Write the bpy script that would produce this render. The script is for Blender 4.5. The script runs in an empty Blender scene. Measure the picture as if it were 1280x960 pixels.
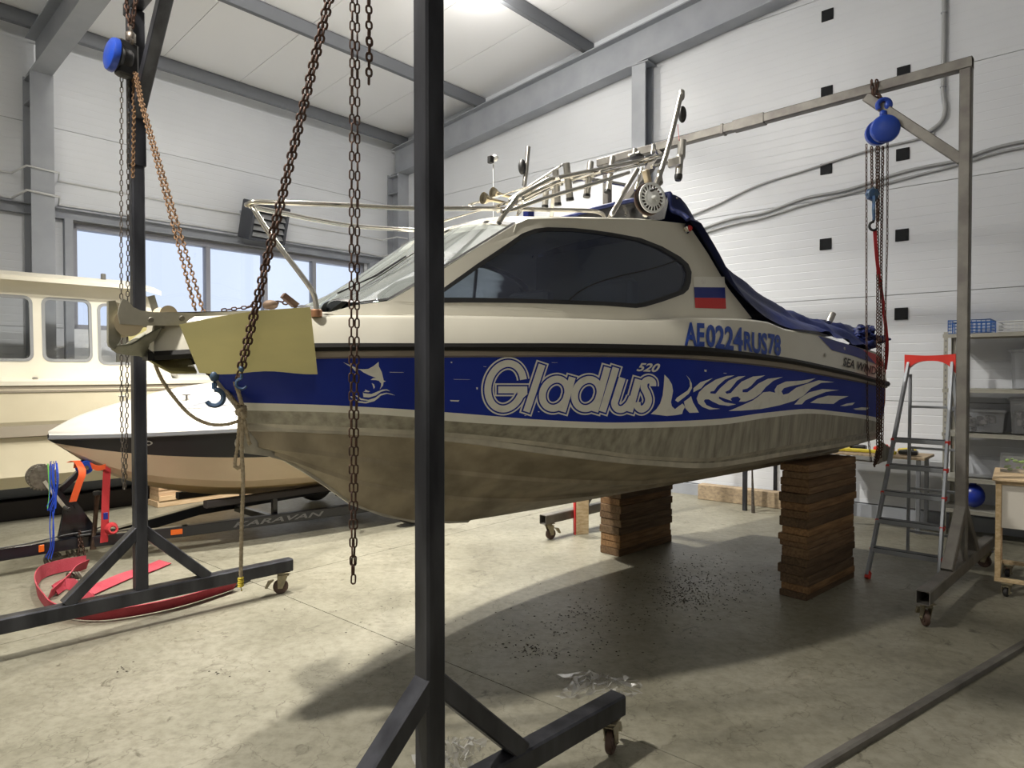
import bpy, bmesh, math, random
import numpy as np
from mathutils import Vector, Matrix
from mathutils.geometry import tessellate_polygon

# ------------------------------------------------------------------ camera, world, light, exposure
SC = bpy.context.scene
COL = SC.collection
PITCH = math.atan(15 / 850.0)
CAM = np.array([0.0, 0.0, 1.7])
cam_data = bpy.data.cameras.new('camera')
cam_data.sensor_width = 36.0
cam_data.lens = 850.0 / 1280.0 * 36.0
cam_data.clip_end = 200
cam = bpy.data.objects.new('camera', cam_data)
cam.location = CAM
cam.rotation_euler = (math.pi / 2 - PITCH, 0, 0)
COL.objects.link(cam)
SC.camera = cam

world = bpy.data.worlds.new('sky')
SC.world = world
world.use_nodes = True
bg = world.node_tree.nodes['Background']
bg.inputs[0].default_value = (0.70, 0.79, 1.0, 1)
bg.inputs[1].default_value = 1.08

SC.view_settings.view_transform = 'Standard'
SC.view_settings.look = 'None'
SC.view_settings.gamma = 1.0
SC.view_settings.exposure = 0.12
SC.view_settings.use_curve_mapping = False
SC.cycles.max_bounces = 8
SC.cycles.diffuse_bounces = 5
SC.cycles.glossy_bounces = 4
SC.cycles.transmission_bounces = 8
SC.cycles.transparent_max_bounces = 12
SC.cycles.sample_clamp_indirect = 6.0
SC.cycles.caustics_reflective = False
SC.cycles.caustics_refractive = False

# lamps of the hall, the last one added as fill for the near hull: x, y, z, watts (area light looking down under each fixture)
LAMPS = [(-0.25, 8.75, 6.58, 270), (-1.9, 5.4, 6.6, 400), (-3.4, 1.78, 6.7, 370), (1.6, -5.2, 6.9, 110)]
LAMP_COLOUR = (1.0, 0.95, 0.86)

# ------------------------------------------------------------------ helpers
R = math.radians
rng = random.Random(7)
F = 850.0


def ray(px, py):
    x = (px - 640) / F
    y = -(py - 480) / F
    return np.array([x, math.cos(PITCH) + y * math.sin(PITCH), -math.sin(PITCH) + y * math.cos(PITCH)])


def at(px, py, Y):
    r = ray(px, py)
    return CAM + r * (Y / r[1])


def floor_at(px, py, z=0.0):
    r = ray(px, py)
    return CAM + r * ((z - CAM[2]) / r[2])


def V(*a):
    return np.array(a, float)


def unit(v):
    v = np.asarray(v, float)
    return v / (np.linalg.norm(v) + 1e-12)


def frame_of(d, up=(0, 0, 1)):
    d = unit(d)
    up = np.asarray(up, float)
    if abs(np.dot(d, unit(up))) > 0.98:
        up = V(1, 0, 0) if abs(d[0]) < 0.9 else V(0, 1, 0)
    x = unit(np.cross(d, up))
    y = np.cross(x, d)
    return x, y, d


def root_loc(o):
    p = V(0, 0, 0)
    while o is not None:
        p = p + np.array(o.location)
        o = o.parent
    return p


def tag(o, label=None, cat=None, group=None, kind=None):
    if label: o['label'] = label
    if cat: o['category'] = cat
    if group: o['group'] = group
    if kind: o['kind'] = kind
    return o


def thing(name, loc, label, cat, group=None, kind=None):
    o = bpy.data.objects.new(name, None)
    o.empty_display_size = 0.1
    o.location = [float(x) for x in loc]
    COL.objects.link(o)
    return tag(o, label, cat, group, kind)


class MB:
    """collects geometry in world coordinates and links it as one mesh object"""

    def __init__(s):
        s.v = []
        s.f = []
        s.m = []
        s.cm = 0

    def mat(s, i):
        s.cm = i
        return s

    def add(s, vs, fs):
        o = len(s.v)
        s.v.extend([tuple(map(float, p)) for p in vs])
        for f in fs:
            s.f.append([i + o for i in f])
            s.m.append(s.cm)
        return s

    def box(s, c, size, x=(1, 0, 0), y=(0, 1, 0), z=(0, 0, 1)):
        c = np.asarray(c, float)
        x, y, z = [np.asarray(a, float) for a in (x, y, z)]
        h = np.asarray(size, float) / 2
        vs = [c + x * h[0] * i + y * h[1] * j + z * h[2] * k for k in (-1, 1) for j in (-1, 1) for i in (-1, 1)]
        return s.add(vs, [(0, 2, 3, 1), (4, 5, 7, 6), (0, 1, 5, 4), (2, 6, 7, 3), (0, 4, 6, 2), (1, 3, 7, 5)])

    def cbox(s, c, size, yaw=0.0, b=0.006):
        """box with chamfered edges, turned by yaw about z"""
        x = V(math.cos(yaw), math.sin(yaw), 0)
        y = V(-math.sin(yaw), math.cos(yaw), 0)
        z = V(0, 0, 1)
        return s.obox(c, size, x, y, z, b)

    def obox(s, c, size, x, y, z, b=0.006):
        c = np.asarray(c, float)
        hx, hy, hz = [a / 2 for a in size]
        b = min(b, hx * .45, hy * .45, hz * .45)
        prof = [(hx - b, -hy), (hx, -hy + b), (hx, hy - b), (hx - b, hy), (-hx + b, hy), (-hx, hy - b), (-hx, -hy + b), (-hx + b, -hy)]
        rings = []
        for zz, sh in ((-hz, b), (-hz + b, 0), (hz - b, 0), (hz, b)):
            ring = []
            for (px, py) in prof:
                qx = px - math.copysign(min(sh, abs(px)), px) if sh else px
                qy = py - math.copysign(min(sh, abs(py)), py) if sh else py
                ring.append(c + x * qx + y * qy + z * zz)
            rings.append(ring)
        s.loft(rings, closed=True, caps=True)
        return s

    def loft(s, rings, closed=False, caps=False):
        n = len(rings[0])
        vs = [p for r in rings for p in r]
        fs = []
        for i in range(len(rings) - 1):
            for j in range(n if closed else n - 1):
                a = i * n + j
                b = i * n + (j + 1) % n
                fs.append((a, b, b + n, a + n))
        if caps:
            fs.append(tuple(range(n))[::-1])
            fs.append(tuple((len(rings) - 1) * n + j for j in range(n)))
        return s.add(vs, fs)

    def bar(s, p0, p1, w, h, up=(0, 0, 1), b=0.006, open_ends=0.0):
        """rectangular section from p0 to p1, w across, h along up; open_ends>0 makes a hollow tube mouth"""
        p0 = np.asarray(p0, float)
        p1 = np.asarray(p1, float)
        x, y, d = frame_of(p1 - p0, up)
        b = min(b, w * .4, h * .4)
        def ring(p, w, h, b):
            q = [(w / 2 - b, -h / 2), (w / 2, -h / 2 + b), (w / 2, h / 2 - b), (w / 2 - b, h / 2), (-w / 2 + b, h / 2), (-w / 2, h / 2 - b), (-w / 2, -h / 2 + b), (-w / 2 + b, -h / 2)]
            return [p + x * i + y * j for i, j in q]
        if open_ends > 0:
            t = open_ends
            deep = min(0.25, np.linalg.norm(p1 - p0) * .45)
            rs = [ring(p0 + d * deep, w - 2 * t, h - 2 * t, b * .5), ring(p0, w - 2 * t, h - 2 * t, b * .5), ring(p0, w, h, b), ring(p1, w, h, b), ring(p1, w - 2 * t, h - 2 * t, b * .5), ring(p1 - d * deep, w - 2 * t, h - 2 * t, b * .5)]
            return s.loft(rs, closed=True, caps=True)
        return s.loft([ring(p0, w, h, b), ring(p1, w, h, b)], closed=True, caps=True)

    def tube(s, pts, r, n=8, caps=True, rs=None):
        pts = [np.asarray(p, float) for p in pts]
        rings = []
        up = None
        for i, p in enumerate(pts):
            d = unit(pts[min(i + 1, len(pts) - 1)] - pts[max(i - 1, 0)])
            if up is None:
                x, y, _ = frame_of(d)
            else:
                x = unit(up - d * np.dot(up, d))
                y = np.cross(d, x)
            up = x
            rr = rs[i] if rs is not None else r
            rings.append([p + rr * (x * math.cos(2 * math.pi * k / n) + y * math.sin(2 * math.pi * k / n)) for k in range(n)])
        return s.loft(rings, closed=True, caps=caps)

    def lathe(s, c, axis, prof, n=16, caps=True):
        """prof = [(radius, distance along axis)]"""
        c = np.asarray(c, float)
        x, y, d = frame_of(axis)
        rings = [[c + d * h + r * (x * math.cos(2 * math.pi * k / n) + y * math.sin(2 * math.pi * k / n)) for k in range(n)] for r, h in prof]
        return s.loft(rings, closed=True, caps=caps)

    def cyl(s, p0, p1, r, n=14):
        p0 = np.asarray(p0, float)
        p1 = np.asarray(p1, float)
        L = np.linalg.norm(p1 - p0)
        b = min(r * .15, L * .2)
        return s.lathe(p0, p1 - p0, [(r - b, 0), (r, b), (r, L - b), (r - b, L)], n)

    def torus(s, c, axis, Rr, r, n=18, m=7, a0=0.0, a1=2 * math.pi):
        c = np.asarray(c, float)
        x, y, d = frame_of(axis)
        full = abs(a1 - a0 - 2 * math.pi) < 1e-6
        k = n if full else n + 1
        pts = [c + Rr * (x * math.cos(a0 + (a1 - a0) * i / n) + y * math.sin(a0 + (a1 - a0) * i / n)) for i in range(k)]
        if full:
            rings = []
            for i in range(n):
                rad = unit(pts[i] - c)
                rings.append([pts[i] + r * (rad * math.cos(2 * math.pi * j / m) + d * math.sin(2 * math.pi * j / m)) for j in range(m)])
            rings.append(rings[0])
            return s.loft(rings, closed=True)
        return s.tube(pts, r, m)

    def ball(s, c, r, n=12, m=8, sc=(1, 1, 1)):
        c = np.asarray(c, float)
        rings = []
        for i in range(m + 1):
            th = math.pi * i / m
            rr = max(math.sin(th), 1e-3)
            rings.append([c + r * V(sc[0] * rr * math.cos(2 * math.pi * k / n), sc[1] * rr * math.sin(2 * math.pi * k / n), -sc[2] * math.cos(th)) for k in range(n)])
        return s.loft(rings, closed=True, caps=True)

    def prism(s, poly, off):
        """flat polygon (list of 3D points) extruded by off"""
        poly = [np.asarray(p, float) for p in poly]
        off = np.asarray(off, float)
        n = len(poly)
        tri = tessellate_polygon([[Vector(p) for p in poly]])
        vs = poly + [p + off for p in poly]
        fs = [tuple(t) for t in tri] + [tuple(i + n for i in t[::-1]) for t in tri]
        fs += [(i, (i + 1) % n, (i + 1) % n + n, i + n) for i in range(n)]
        return s.add(vs, fs)

    def build(s, name, mat, parent=None, smooth=None, base=None):
        v = np.array(s.v, float).reshape(-1, 3)
        loc = None
        if parent is not None:
            v = v - root_loc(parent)
        else:
            loc = base if base is not None else V((v[:, 0].min() + v[:, 0].max()) / 2, (v[:, 1].min() + v[:, 1].max()) / 2, v[:, 2].min())
            v = v - np.asarray(loc)
        me = bpy.data.meshes.new(name)
        me.from_pydata([tuple(p) for p in v], [], s.f)
        for m in (mat if isinstance(mat, (list, tuple)) else [mat]):
            me.materials.append(m)
        if isinstance(mat, (list, tuple)):
            me.polygons.foreach_set('material_index', s.m)
        me.validate()
        bm = bmesh.new()
        bm.from_mesh(me)
        bmesh.ops.recalc_face_normals(bm, faces=bm.faces)
        bm.to_mesh(me)
        bm.free()
        if smooth is not None:
            me.polygons.foreach_set('use_smooth', [True] * len(me.polygons))
            try:
                me.set_sharp_from_angle(angle=R(smooth))
            except Exception:
                pass
        o = bpy.data.objects.new(name, me)
        COL.objects.link(o)
        if loc is not None:
            o.location = [float(x) for x in loc]
        if parent is not None:
            o.parent = parent
        return o


def catmull(pts, per=6):
    pts = [np.asarray(p, float) for p in pts]
    out = []
    n = len(pts)
    for i in range(n - 1):
        p0, p1, p2, p3 = pts[max(i - 1, 0)], pts[i], pts[i + 1], pts[min(i + 2, n - 1)]
        for k in range(per):
            t = k / per
            out.append(.5 * (2 * p1 + (p2 - p0) * t + (2 * p0 - 5 * p1 + 4 * p2 - p3) * t * t + (3 * p1 - p0 - 3 * p2 + p3) * t ** 3))
    out.append(pts[-1])
    return out


def link_template(L, W, r, n=5, m=5):
    """stadium shaped ring lying in the x (long) / y plane"""
    path = []
    rad = W / 2 - r
    half = L / 2 - W / 2
    for i in range(n + 1):
        a = -math.pi / 2 + math.pi * i / n
        path.append((half + rad * math.cos(a), rad * math.sin(a)))
    for i in range(n + 1):
        a = math.pi / 2 + math.pi * i / n
        path.append((-half + rad * math.cos(a), rad * math.sin(a)))
    k = len(path)
    vs = []
    for i, (x, y) in enumerate(path):
        xa, ya = path[(i - 1) % k]
        xb, yb = path[(i + 1) % k]
        t = unit(V(xb - xa, yb - ya))
        nx, ny = t[1], -t[0]
        for j in range(m):
            a = 2 * math.pi * j / m
            vs.append((x + nx * r * math.cos(a), y + ny * r * math.cos(a), r * math.sin(a)))
    fs = [(i * m + j, i * m + (j + 1) % m, ((i + 1) % k) * m + (j + 1) % m, ((i + 1) % k) * m + j) for i in range(k) for j in range(m)]
    return np.array(vs), fs


def chain(mb, pts, L=.036, W=.024, r=.0034, turn=0.0):
    """links strung along a polyline, every other one turned by 90 degrees"""
    tv, tf = link_template(L, W, r)
    pts = [np.asarray(p, float) for p in pts]
    seg = [np.linalg.norm(pts[i + 1] - pts[i]) for i in range(len(pts) - 1)]
    tot = sum(seg)
    pitch = L - 2.2 * r
    n = int(tot / pitch)
    for k in range(n):
        q = (k + .5) * pitch
        i = 0
        while i < len(seg) - 1 and q > seg[i]:
            q -= seg[i]
            i += 1
        d = unit(pts[i + 1] - pts[i])
        c = pts[i] + d * q
        x, y, _ = frame_of(d, (0, 1, .01))
        a = turn + (math.pi / 2 if k % 2 else 0) + rng.uniform(-.2, .2)
        u = x * math.cos(a) + y * math.sin(a)
        w = np.cross(d, u)
        mb.add(c + tv[:, :1] * d + tv[:, 1:2] * u + tv[:, 2:3] * w, tf)
    return mb


# ------------------------------------------------------------------ materials
def mat(name, col, rough=.5, metal=0.0, col2=None, scale=8.0, lo=.35, hi=.65, bump=0.0, bscale=None, stretch=None, coat=0.0, vary=None, spec=None, detail=6.0):
    m = bpy.data.materials.new(name)
    m.use_nodes = True
    nt = m.node_tree
    b = nt.nodes['Principled BSDF']
    b.inputs['Base Color'].default_value = (*col, 1)
    b.inputs['Roughness'].default_value = rough
    b.inputs['Metallic'].default_value = metal
    if coat: b.inputs['Coat Weight'].default_value = coat
    if spec is not None: b.inputs['Specular IOR Level'].default_value = spec
    if col2 is not None or bump or vary:
        tc = nt.nodes.new('ShaderNodeTexCoord')
        mp = nt.nodes.new('ShaderNodeMapping')
        if stretch: mp.inputs['Scale'].default_value = stretch
        nt.links.new(tc.outputs['Object'], mp.inputs[0])
        oi = nt.nodes.new('ShaderNodeObjectInfo')
        va = nt.nodes.new('ShaderNodeVectorMath')
        va.operation = 'SCALE'
        va.inputs[0].default_value = (13.0, 7.0, 5.0)
        nt.links.new(oi.outputs['Random'], va.inputs['Scale'])
        nt.links.new(va.outputs[0], mp.inputs['Location'])
        no = nt.nodes.new('ShaderNodeTexNoise')
        no.inputs['Scale'].default_value = scale
        no.inputs['Detail'].default_value = detail
        nt.links.new(mp.outputs[0], no.inputs['Vector'])
        out = None
        if col2 is not None:
            cr = nt.nodes.new('ShaderNodeValToRGB')
            cr.color_ramp.elements[0].position = lo
            cr.color_ramp.elements[1].position = hi
            cr.color_ramp.elements[0].color = (*col, 1)
            cr.color_ramp.elements[1].color = (*col2, 1)
            nt.links.new(no.outputs['Fac'], cr.inputs[0])
            out = cr.outputs[0]
        if vary:
            # every copy of the piece has its own tone
            rr = nt.nodes.new('ShaderNodeValToRGB')
            els = rr.color_ramp.elements
            while len(els) < len(vary): els.new(.5)
            for i, c in enumerate(vary):
                els[i].position = i / max(len(vary) - 1, 1)
                els[i].color = (*c, 1)
            nt.links.new(oi.outputs['Random'], rr.inputs[0])
            mx = nt.nodes.new('ShaderNodeMix')
            mx.data_type = 'RGBA'
            mx.blend_type = 'MULTIPLY'
            mx.inputs[0].default_value = 1.0
            nt.links.new(rr.outputs[0], mx.inputs[6])
            if out is not None: nt.links.new(out, mx.inputs[7])
            else: mx.inputs[7].default_value = (*col, 1)
            out = mx.outputs[2]
        if out is not None: nt.links.new(out, b.inputs['Base Color'])
        if bump:
            no2 = nt.nodes.new('ShaderNodeTexNoise')
            no2.inputs['Scale'].default_value = bscale or scale * 4
            no2.inputs['Detail'].default_value = 5
            nt.links.new(mp.outputs[0], no2.inputs['Vector'])
            bp = nt.nodes.new('ShaderNodeBump')
            bp.inputs['Strength'].default_value = bump
            bp.inputs['Distance'].default_value = .01
            nt.links.new(no2.outputs['Fac'], bp.inputs['Height'])
            nt.links.new(bp.outputs[0], b.inputs['Normal'])
    return m


def glass_mat(name, tint=(.9, .95, 1.0), rough=.02, opac=.1, gloss=.9, body=None, bodyf=0.0, fres=1.0):
    """thin pane: tinted see-through plus a fresnel reflection"""
    m = bpy.data.materials.new(name)
    m.use_nodes = True
    nt = m.node_tree
    nt.nodes.clear()
    o = nt.nodes.new('ShaderNodeOutputMaterial')
    tr = nt.nodes.new('ShaderNodeBsdfTransparent')
    tr.inputs[0].default_value = (*tint, 1)
    gl = nt.nodes.new('ShaderNodeBsdfGlossy')
    gl.inputs['Roughness'].default_value = rough
    gl.inputs[0].default_value = (gloss, gloss, gloss, 1)
    fr = nt.nodes.new('ShaderNodeFresnel')
    fr.inputs[0].default_value = 1.45
    mth = nt.nodes.new('ShaderNodeMath')
    mth.operation = 'MULTIPLY_ADD'
    mth.inputs[1].default_value = fres
    mth.inputs[2].default_value = opac * .2
    nt.links.new(fr.outputs[0], mth.inputs[0])
    mx = nt.nodes.new('ShaderNodeMixShader')
    nt.links.new(mth.outputs[0], mx.inputs[0])
    src = tr
    if body:
        df = nt.nodes.new('ShaderNodeBsdfDiffuse')
        df.inputs[0].default_value = (*body, 1)
        m2 = nt.nodes.new('ShaderNodeMixShader')
        m2.inputs[0].default_value = bodyf
        nt.links.new(tr.outputs[0], m2.inputs[1])
        nt.links.new(df.outputs[0], m2.inputs[2])
        src = m2
    nt.links.new(src.outputs[0], mx.inputs[1])
    nt.links.new(gl.outputs[0], mx.inputs[2])
    nt.links.new(mx.outputs[0], o.inputs[0])
    return m


def emit_mat(name, col, strength):
    m = bpy.data.materials.new(name)
    m.use_nodes = True
    b = m.node_tree.nodes['Principled BSDF']
    b.inputs['Base Color'].default_value = (.9, .9, .9, 1)
    b.inputs['Emission Color'].default_value = (*col, 1)
    b.inputs['Emission Strength'].default_value = strength
    return m


M = {}
M['panel'] = mat('white_panel', (.70, .725, .77), .36, col2=(.66, .685, .73), scale=1.2, bump=.02, bscale=3, detail=2)
M['panel_rear'] = mat('grey_rear_wall', (.66, .66, .66), .7)
M['ceiling'] = mat('white_ceiling_panel', (.90, .91, .94), .5)
M['steel_grey'] = mat('grey_painted_steel', (.35, .37, .41), .5, col2=(.30, .32, .36), scale=3)
M['steel_dark'] = mat('dark_grey_purlin_steel', (.15, .16, .18), .5)
M['dark_joint'] = mat('dark_joint', (.22, .22, .23), .8)
M['black_steel'] = mat('black_mill_steel', (.020, .021, .027), .38, .5, col2=(.055, .057, .068), scale=9, stretch=(1, 1, .25), bump=.05)
M['bare_steel'] = mat('bare_mill_steel', (.20, .19, .17), .5, .45, col2=(.13, .12, .11), scale=7, bump=.05)
M['rust_dark'] = mat('dark_rusty_chain', (.05, .027, .02), .62, .5, col2=(.10, .052, .035), scale=40)
M['rust_orange'] = mat('orange_rusty_chain', (.26, .15, .075), .7, .3, col2=(.10, .055, .03), scale=45)
M['zinc'] = mat('zinc_chain', (.19, .17, .15), .45, .7, col2=(.10, .08, .065), scale=60)
M['blue_paint'] = mat('blue_hoist_paint', (.012, .055, .38), .33, coat=.3)
M['blue_old'] = mat('worn_blue_paint', (.025, .07, .17), .5, col2=(.05, .09, .14), scale=30)
M['castor_zinc'] = mat('yellow_zinc_castor', (.33, .29, .19), .4, .6, col2=(.22, .2, .15), scale=25)
M['rubber'] = mat('black_rubber', (.02, .019, .018), .6)
M['wheel_red'] = mat('brown_castor_wheel', (.07, .04, .03), .5)
M['chrome'] = mat('polished_stainless', (.72, .69, .63), .12, 1.0)
M['steel_dull'] = mat('dull_stainless', (.55, .53, .49), .3, 1.0)
M['black_plastic'] = mat('black_plastic', (.015, .015, .016), .45)
M['red_plastic'] = mat('red_plastic', (.62, .035, .025), .4)
M['wood'] = mat('sawn_plank_wood', (1, .88, .72), .75, col2=(.55, .45, .34), scale=4, stretch=(1.2, 14, 14), bump=.25, bscale=9, vary=[(.11, .078, .05), (.24, .15, .08), (.15, .11, .075), (.30, .19, .10), (.095, .07, .05), (.20, .145, .095)])
M['wood_pale'] = mat('pale_sawn_wood', (1, .98, .93), .75, col2=(.74, .66, .55), scale=4, stretch=(1.2, 14, 14), bump=.2, vary=[(.62, .48, .30), (.72, .58, .38), (.55, .38, .25), (.66, .55, .38)])
M['wood_beam'] = mat('weathered_timber', (.40, .31, .20), .8, col2=(.25, .19, .13), scale=3, stretch=(2, 12, 12))
M['white_gel'] = mat('cream_gelcoat', (.64, .615, .535), .28, col2=(.59, .565, .485), scale=2.5, lo=.4, hi=.75, coat=.2)
M['blue_vinyl'] = mat('blue_hull_vinyl', (.006, .022, .26), .42, col2=(.009, .03, .30), scale=3, spec=.25)
M['white_vinyl'] = mat('white_vinyl', (.80, .785, .73), .4, col2=(.70, .685, .63), scale=6, lo=.5, hi=.8)
M['print_white'] = mat('white_print', (.76, .745, .69), .45, col2=(.64, .62, .57), scale=14, lo=.55, hi=.8)
M['print_blue'] = mat('blue_print', (.01, .022, .2), .4)
M['print_reg'] = mat('registration_blue', (.015, .06, .36), .4)
M['print_red'] = mat('red_print', (.55, .03, .03), .45)
M['print_black'] = mat('black_print', (.02, .02, .022), .5)
M['black_rail'] = mat('black_rub_rail', (.010, .009, .009), .5, spec=.25)
M['alu_hull'] = mat('weathered_aluminium_hull', (.44, .415, .345), .5, .35, col2=(.235, .22, .18), scale=6, stretch=(4, 4, .3), lo=.35, hi=.72, bump=.06, bscale=18)
M['alu_bottom'] = mat('stained_aluminium_bottom', (.44, .375, .275), .58, .25, col2=(.24, .205, .15), scale=3, stretch=(2, 2, .8), lo=.35, hi=.7, bump=.05)
M['alu_edge'] = mat('worn_aluminium_edge', (.60, .56, .47), .4, .45, col2=(.42, .39, .33), scale=9)
M['tan_strip'] = mat('tan_aluminium_strip', (.30, .255, .20), .45, .4)
M['foam'] = mat('yellow_protective_sheet', (.50, .44, .18), .48, col2=(.42, .375, .16), scale=2, stretch=(1, 1, 3))
M['tarp'] = mat('navy_canvas', (.010, .017, .085), .5, col2=(.014, .023, .105), scale=5, bump=.35, bscale=14, spec=.3)
M['clear_vinyl'] = glass_mat('smoked_vinyl_window', (.32, .33, .36), .15, .3)
M['tint'] = glass_mat('dark_tinted_glass', (.55, .66, .76), .03, .1, body=(.085, .10, .165), bodyf=.34)  # navy diffuse body paints in a bluish reflection on the pane
M['tint_dark'] = glass_mat('very_dark_glass', (.02, .025, .035), .05, .1)
M['clear'] = glass_mat('clear_glass', (.95, .97, .98), .01, .2)
M['greyglass'] = glass_mat('grey_windscreen_glass', (.80, .88, .90), .02, .1, body=(.34, .37, .36), bodyf=.42)  # pale diffuse body paints in the bright wall seen through the glass
M['window_rubber'] = mat('black_window_seal', (.018, .018, .02), .4)
M['rope'] = mat('tan_rope', (.56, .47, .34), .85, col2=(.38, .31, .21), scale=60, bump=.4, bscale=120)
M['rope_yellow'] = mat('yellow_twine', (.75, .60, .06), .7)
M['cast_alu'] = mat('grey_cast_aluminium', (.56, .53, .45), .45, .3, col2=(.46, .44, .37), scale=14)
M['olive_steel'] = mat('olive_galvanised_steel', (.22, .22, .17), .5, .5, col2=(.30, .29, .24), scale=16)
M['nylon'] = mat('cream_nylon_roller', (.62, .52, .36), .5)
M['cream_hull'] = mat('cream_painted_hull', (.78, .71, .53), .4, col2=(.72, .65, .48), scale=2)
M['cream_white'] = mat('off_white_paint', (.82, .78, .66), .4, col2=(.76, .72, .6), scale=2)
M['grey_band'] = mat('grey_brown_band', (.30, .26, .20), .6)
M['cradle'] = mat('dark_cradle_timber', (.035, .03, .03), .7)
M['keel_blue'] = mat('slate_antifouling', (.10, .11, .14), .6)
M['jet_white'] = mat('white_jetboat_gelcoat', (.57, .55, .50), .25, coat=.2)
M['jet_black'] = mat('black_jetboat_band', (.010, .010, .012), .3)
M['jet_cream'] = mat('cream_jetboat_bottom', (.62, .50, .36), .3, col2=(.55, .44, .31), scale=2)
M['jet_ochre'] = mat('ochre_strake', (.36, .25, .11), .4)
M['grey_trim'] = mat('grey_moulded_trim', (.22, .23, .25), .35)
M['trailer'] = mat('black_trailer_paint', (.010, .011, .016), .3, coat=.3)
M['orange_reflector'] = mat('orange_reflector', (.85, .16, .02), .25)
M['orange_strap'] = mat('orange_strap', (.85, .12, .03), .75, bump=.2, bscale=90)
M['red_strap'] = mat('red_strap', (.38, .02, .025), .75, bump=.2, bscale=90)
M['pink_sling'] = mat('faded_red_sling', (.34, .028, .05), .8, col2=(.40, .06, .08), scale=5, bump=.3, bscale=60)
M['blue_cord'] = mat('blue_cord', (.01, .06, .5), .7)
M['green_cord'] = mat('green_cord', (.15, .5, .08), .7)
M['galv'] = mat('galvanised_winch', (.30, .28, .24), .42, .8, col2=(.16, .14, .11), scale=22)
M['rusty_post'] = mat('rusty_jack', (.12, .07, .05), .65, .4, col2=(.2, .14, .1), scale=18)
M['alu_ladder'] = mat('anodised_ladder_aluminium', (.32, .34, .37), .5, .4)
M['ladder_dark'] = mat('ladder_tread_rubber', (.05, .055, .06), .6)
M['shelf_steel'] = mat('galvanised_shelf', (.42, .41, .36), .42, .6)
M['clear_bin'] = glass_mat('clear_plastic_bin', (.92, .93, .95), .25, .1, .9, (.75, .77, .8), .12)
M['trailer_letter'] = mat('silver_trailer_lettering', (.16, .16, .17), .35, .5)
M['bin_grey'] = mat('grey_plastic_tub', (.30, .31, .34), .4)
M['lid_dark'] = mat('charcoal_lid', (.06, .06, .07), .5)
M['dark_parts'] = mat('dark_small_parts', (.03, .03, .035), .5, col2=(.35, .33, .33), scale=18, lo=.5, hi=.62)
M['blue_wire'] = mat('blue_wire', (.02, .12, .42), .4)
M['white_wire'] = mat('white_wire', (.75, .76, .76), .4)
M['paper'] = mat('white_paper', (.8, .8, .78), .8)
M['blue_ball'] = mat('blue_plastic', (.01, .03, .30), .3)
M['green_stuff'] = mat('green_leaves', (.14, .30, .02), .8, col2=(.28, .42, .05), scale=20)
M['cart_panel'] = mat('grey_board', (.50, .47, .42), .7)
M['yellow_tool'] = mat('yellow_tool', (.50, .40, .03), .5)
M['conduit'] = mat('grey_conduit', (.36, .37, .38), .45)
M['cable_white'] = mat('white_cable', (.62, .63, .64), .5)
M['plate_black'] = mat('black_tie_plate', (.014, .015, .017), .75, spec=.2)
M['heater'] = mat('charcoal_heater', (.05, .055, .07), .5)
M['louvre'] = mat('grey_louvre', (.34, .35, .36), .4, .3)
M['plastic_film'] = glass_mat('clear_plastic_film', (.97, .97, .97), .3, 0, .8, fres=.5)
M['frame_upvc'] = mat('grey_window_frame', (.30, .31, .36), .4)
M['bracket_red'] = mat('faded_red_metal', (.28, .03, .03), .5)
M['copper'] = mat('copper_flange', (.42, .22, .13), .4, .7)
M['brass'] = mat('brass_horn', (.52, .44, .30), .22, 1.0)
M['white_paint'] = mat('white_enamel', (.78, .77, .72), .35)


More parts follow.
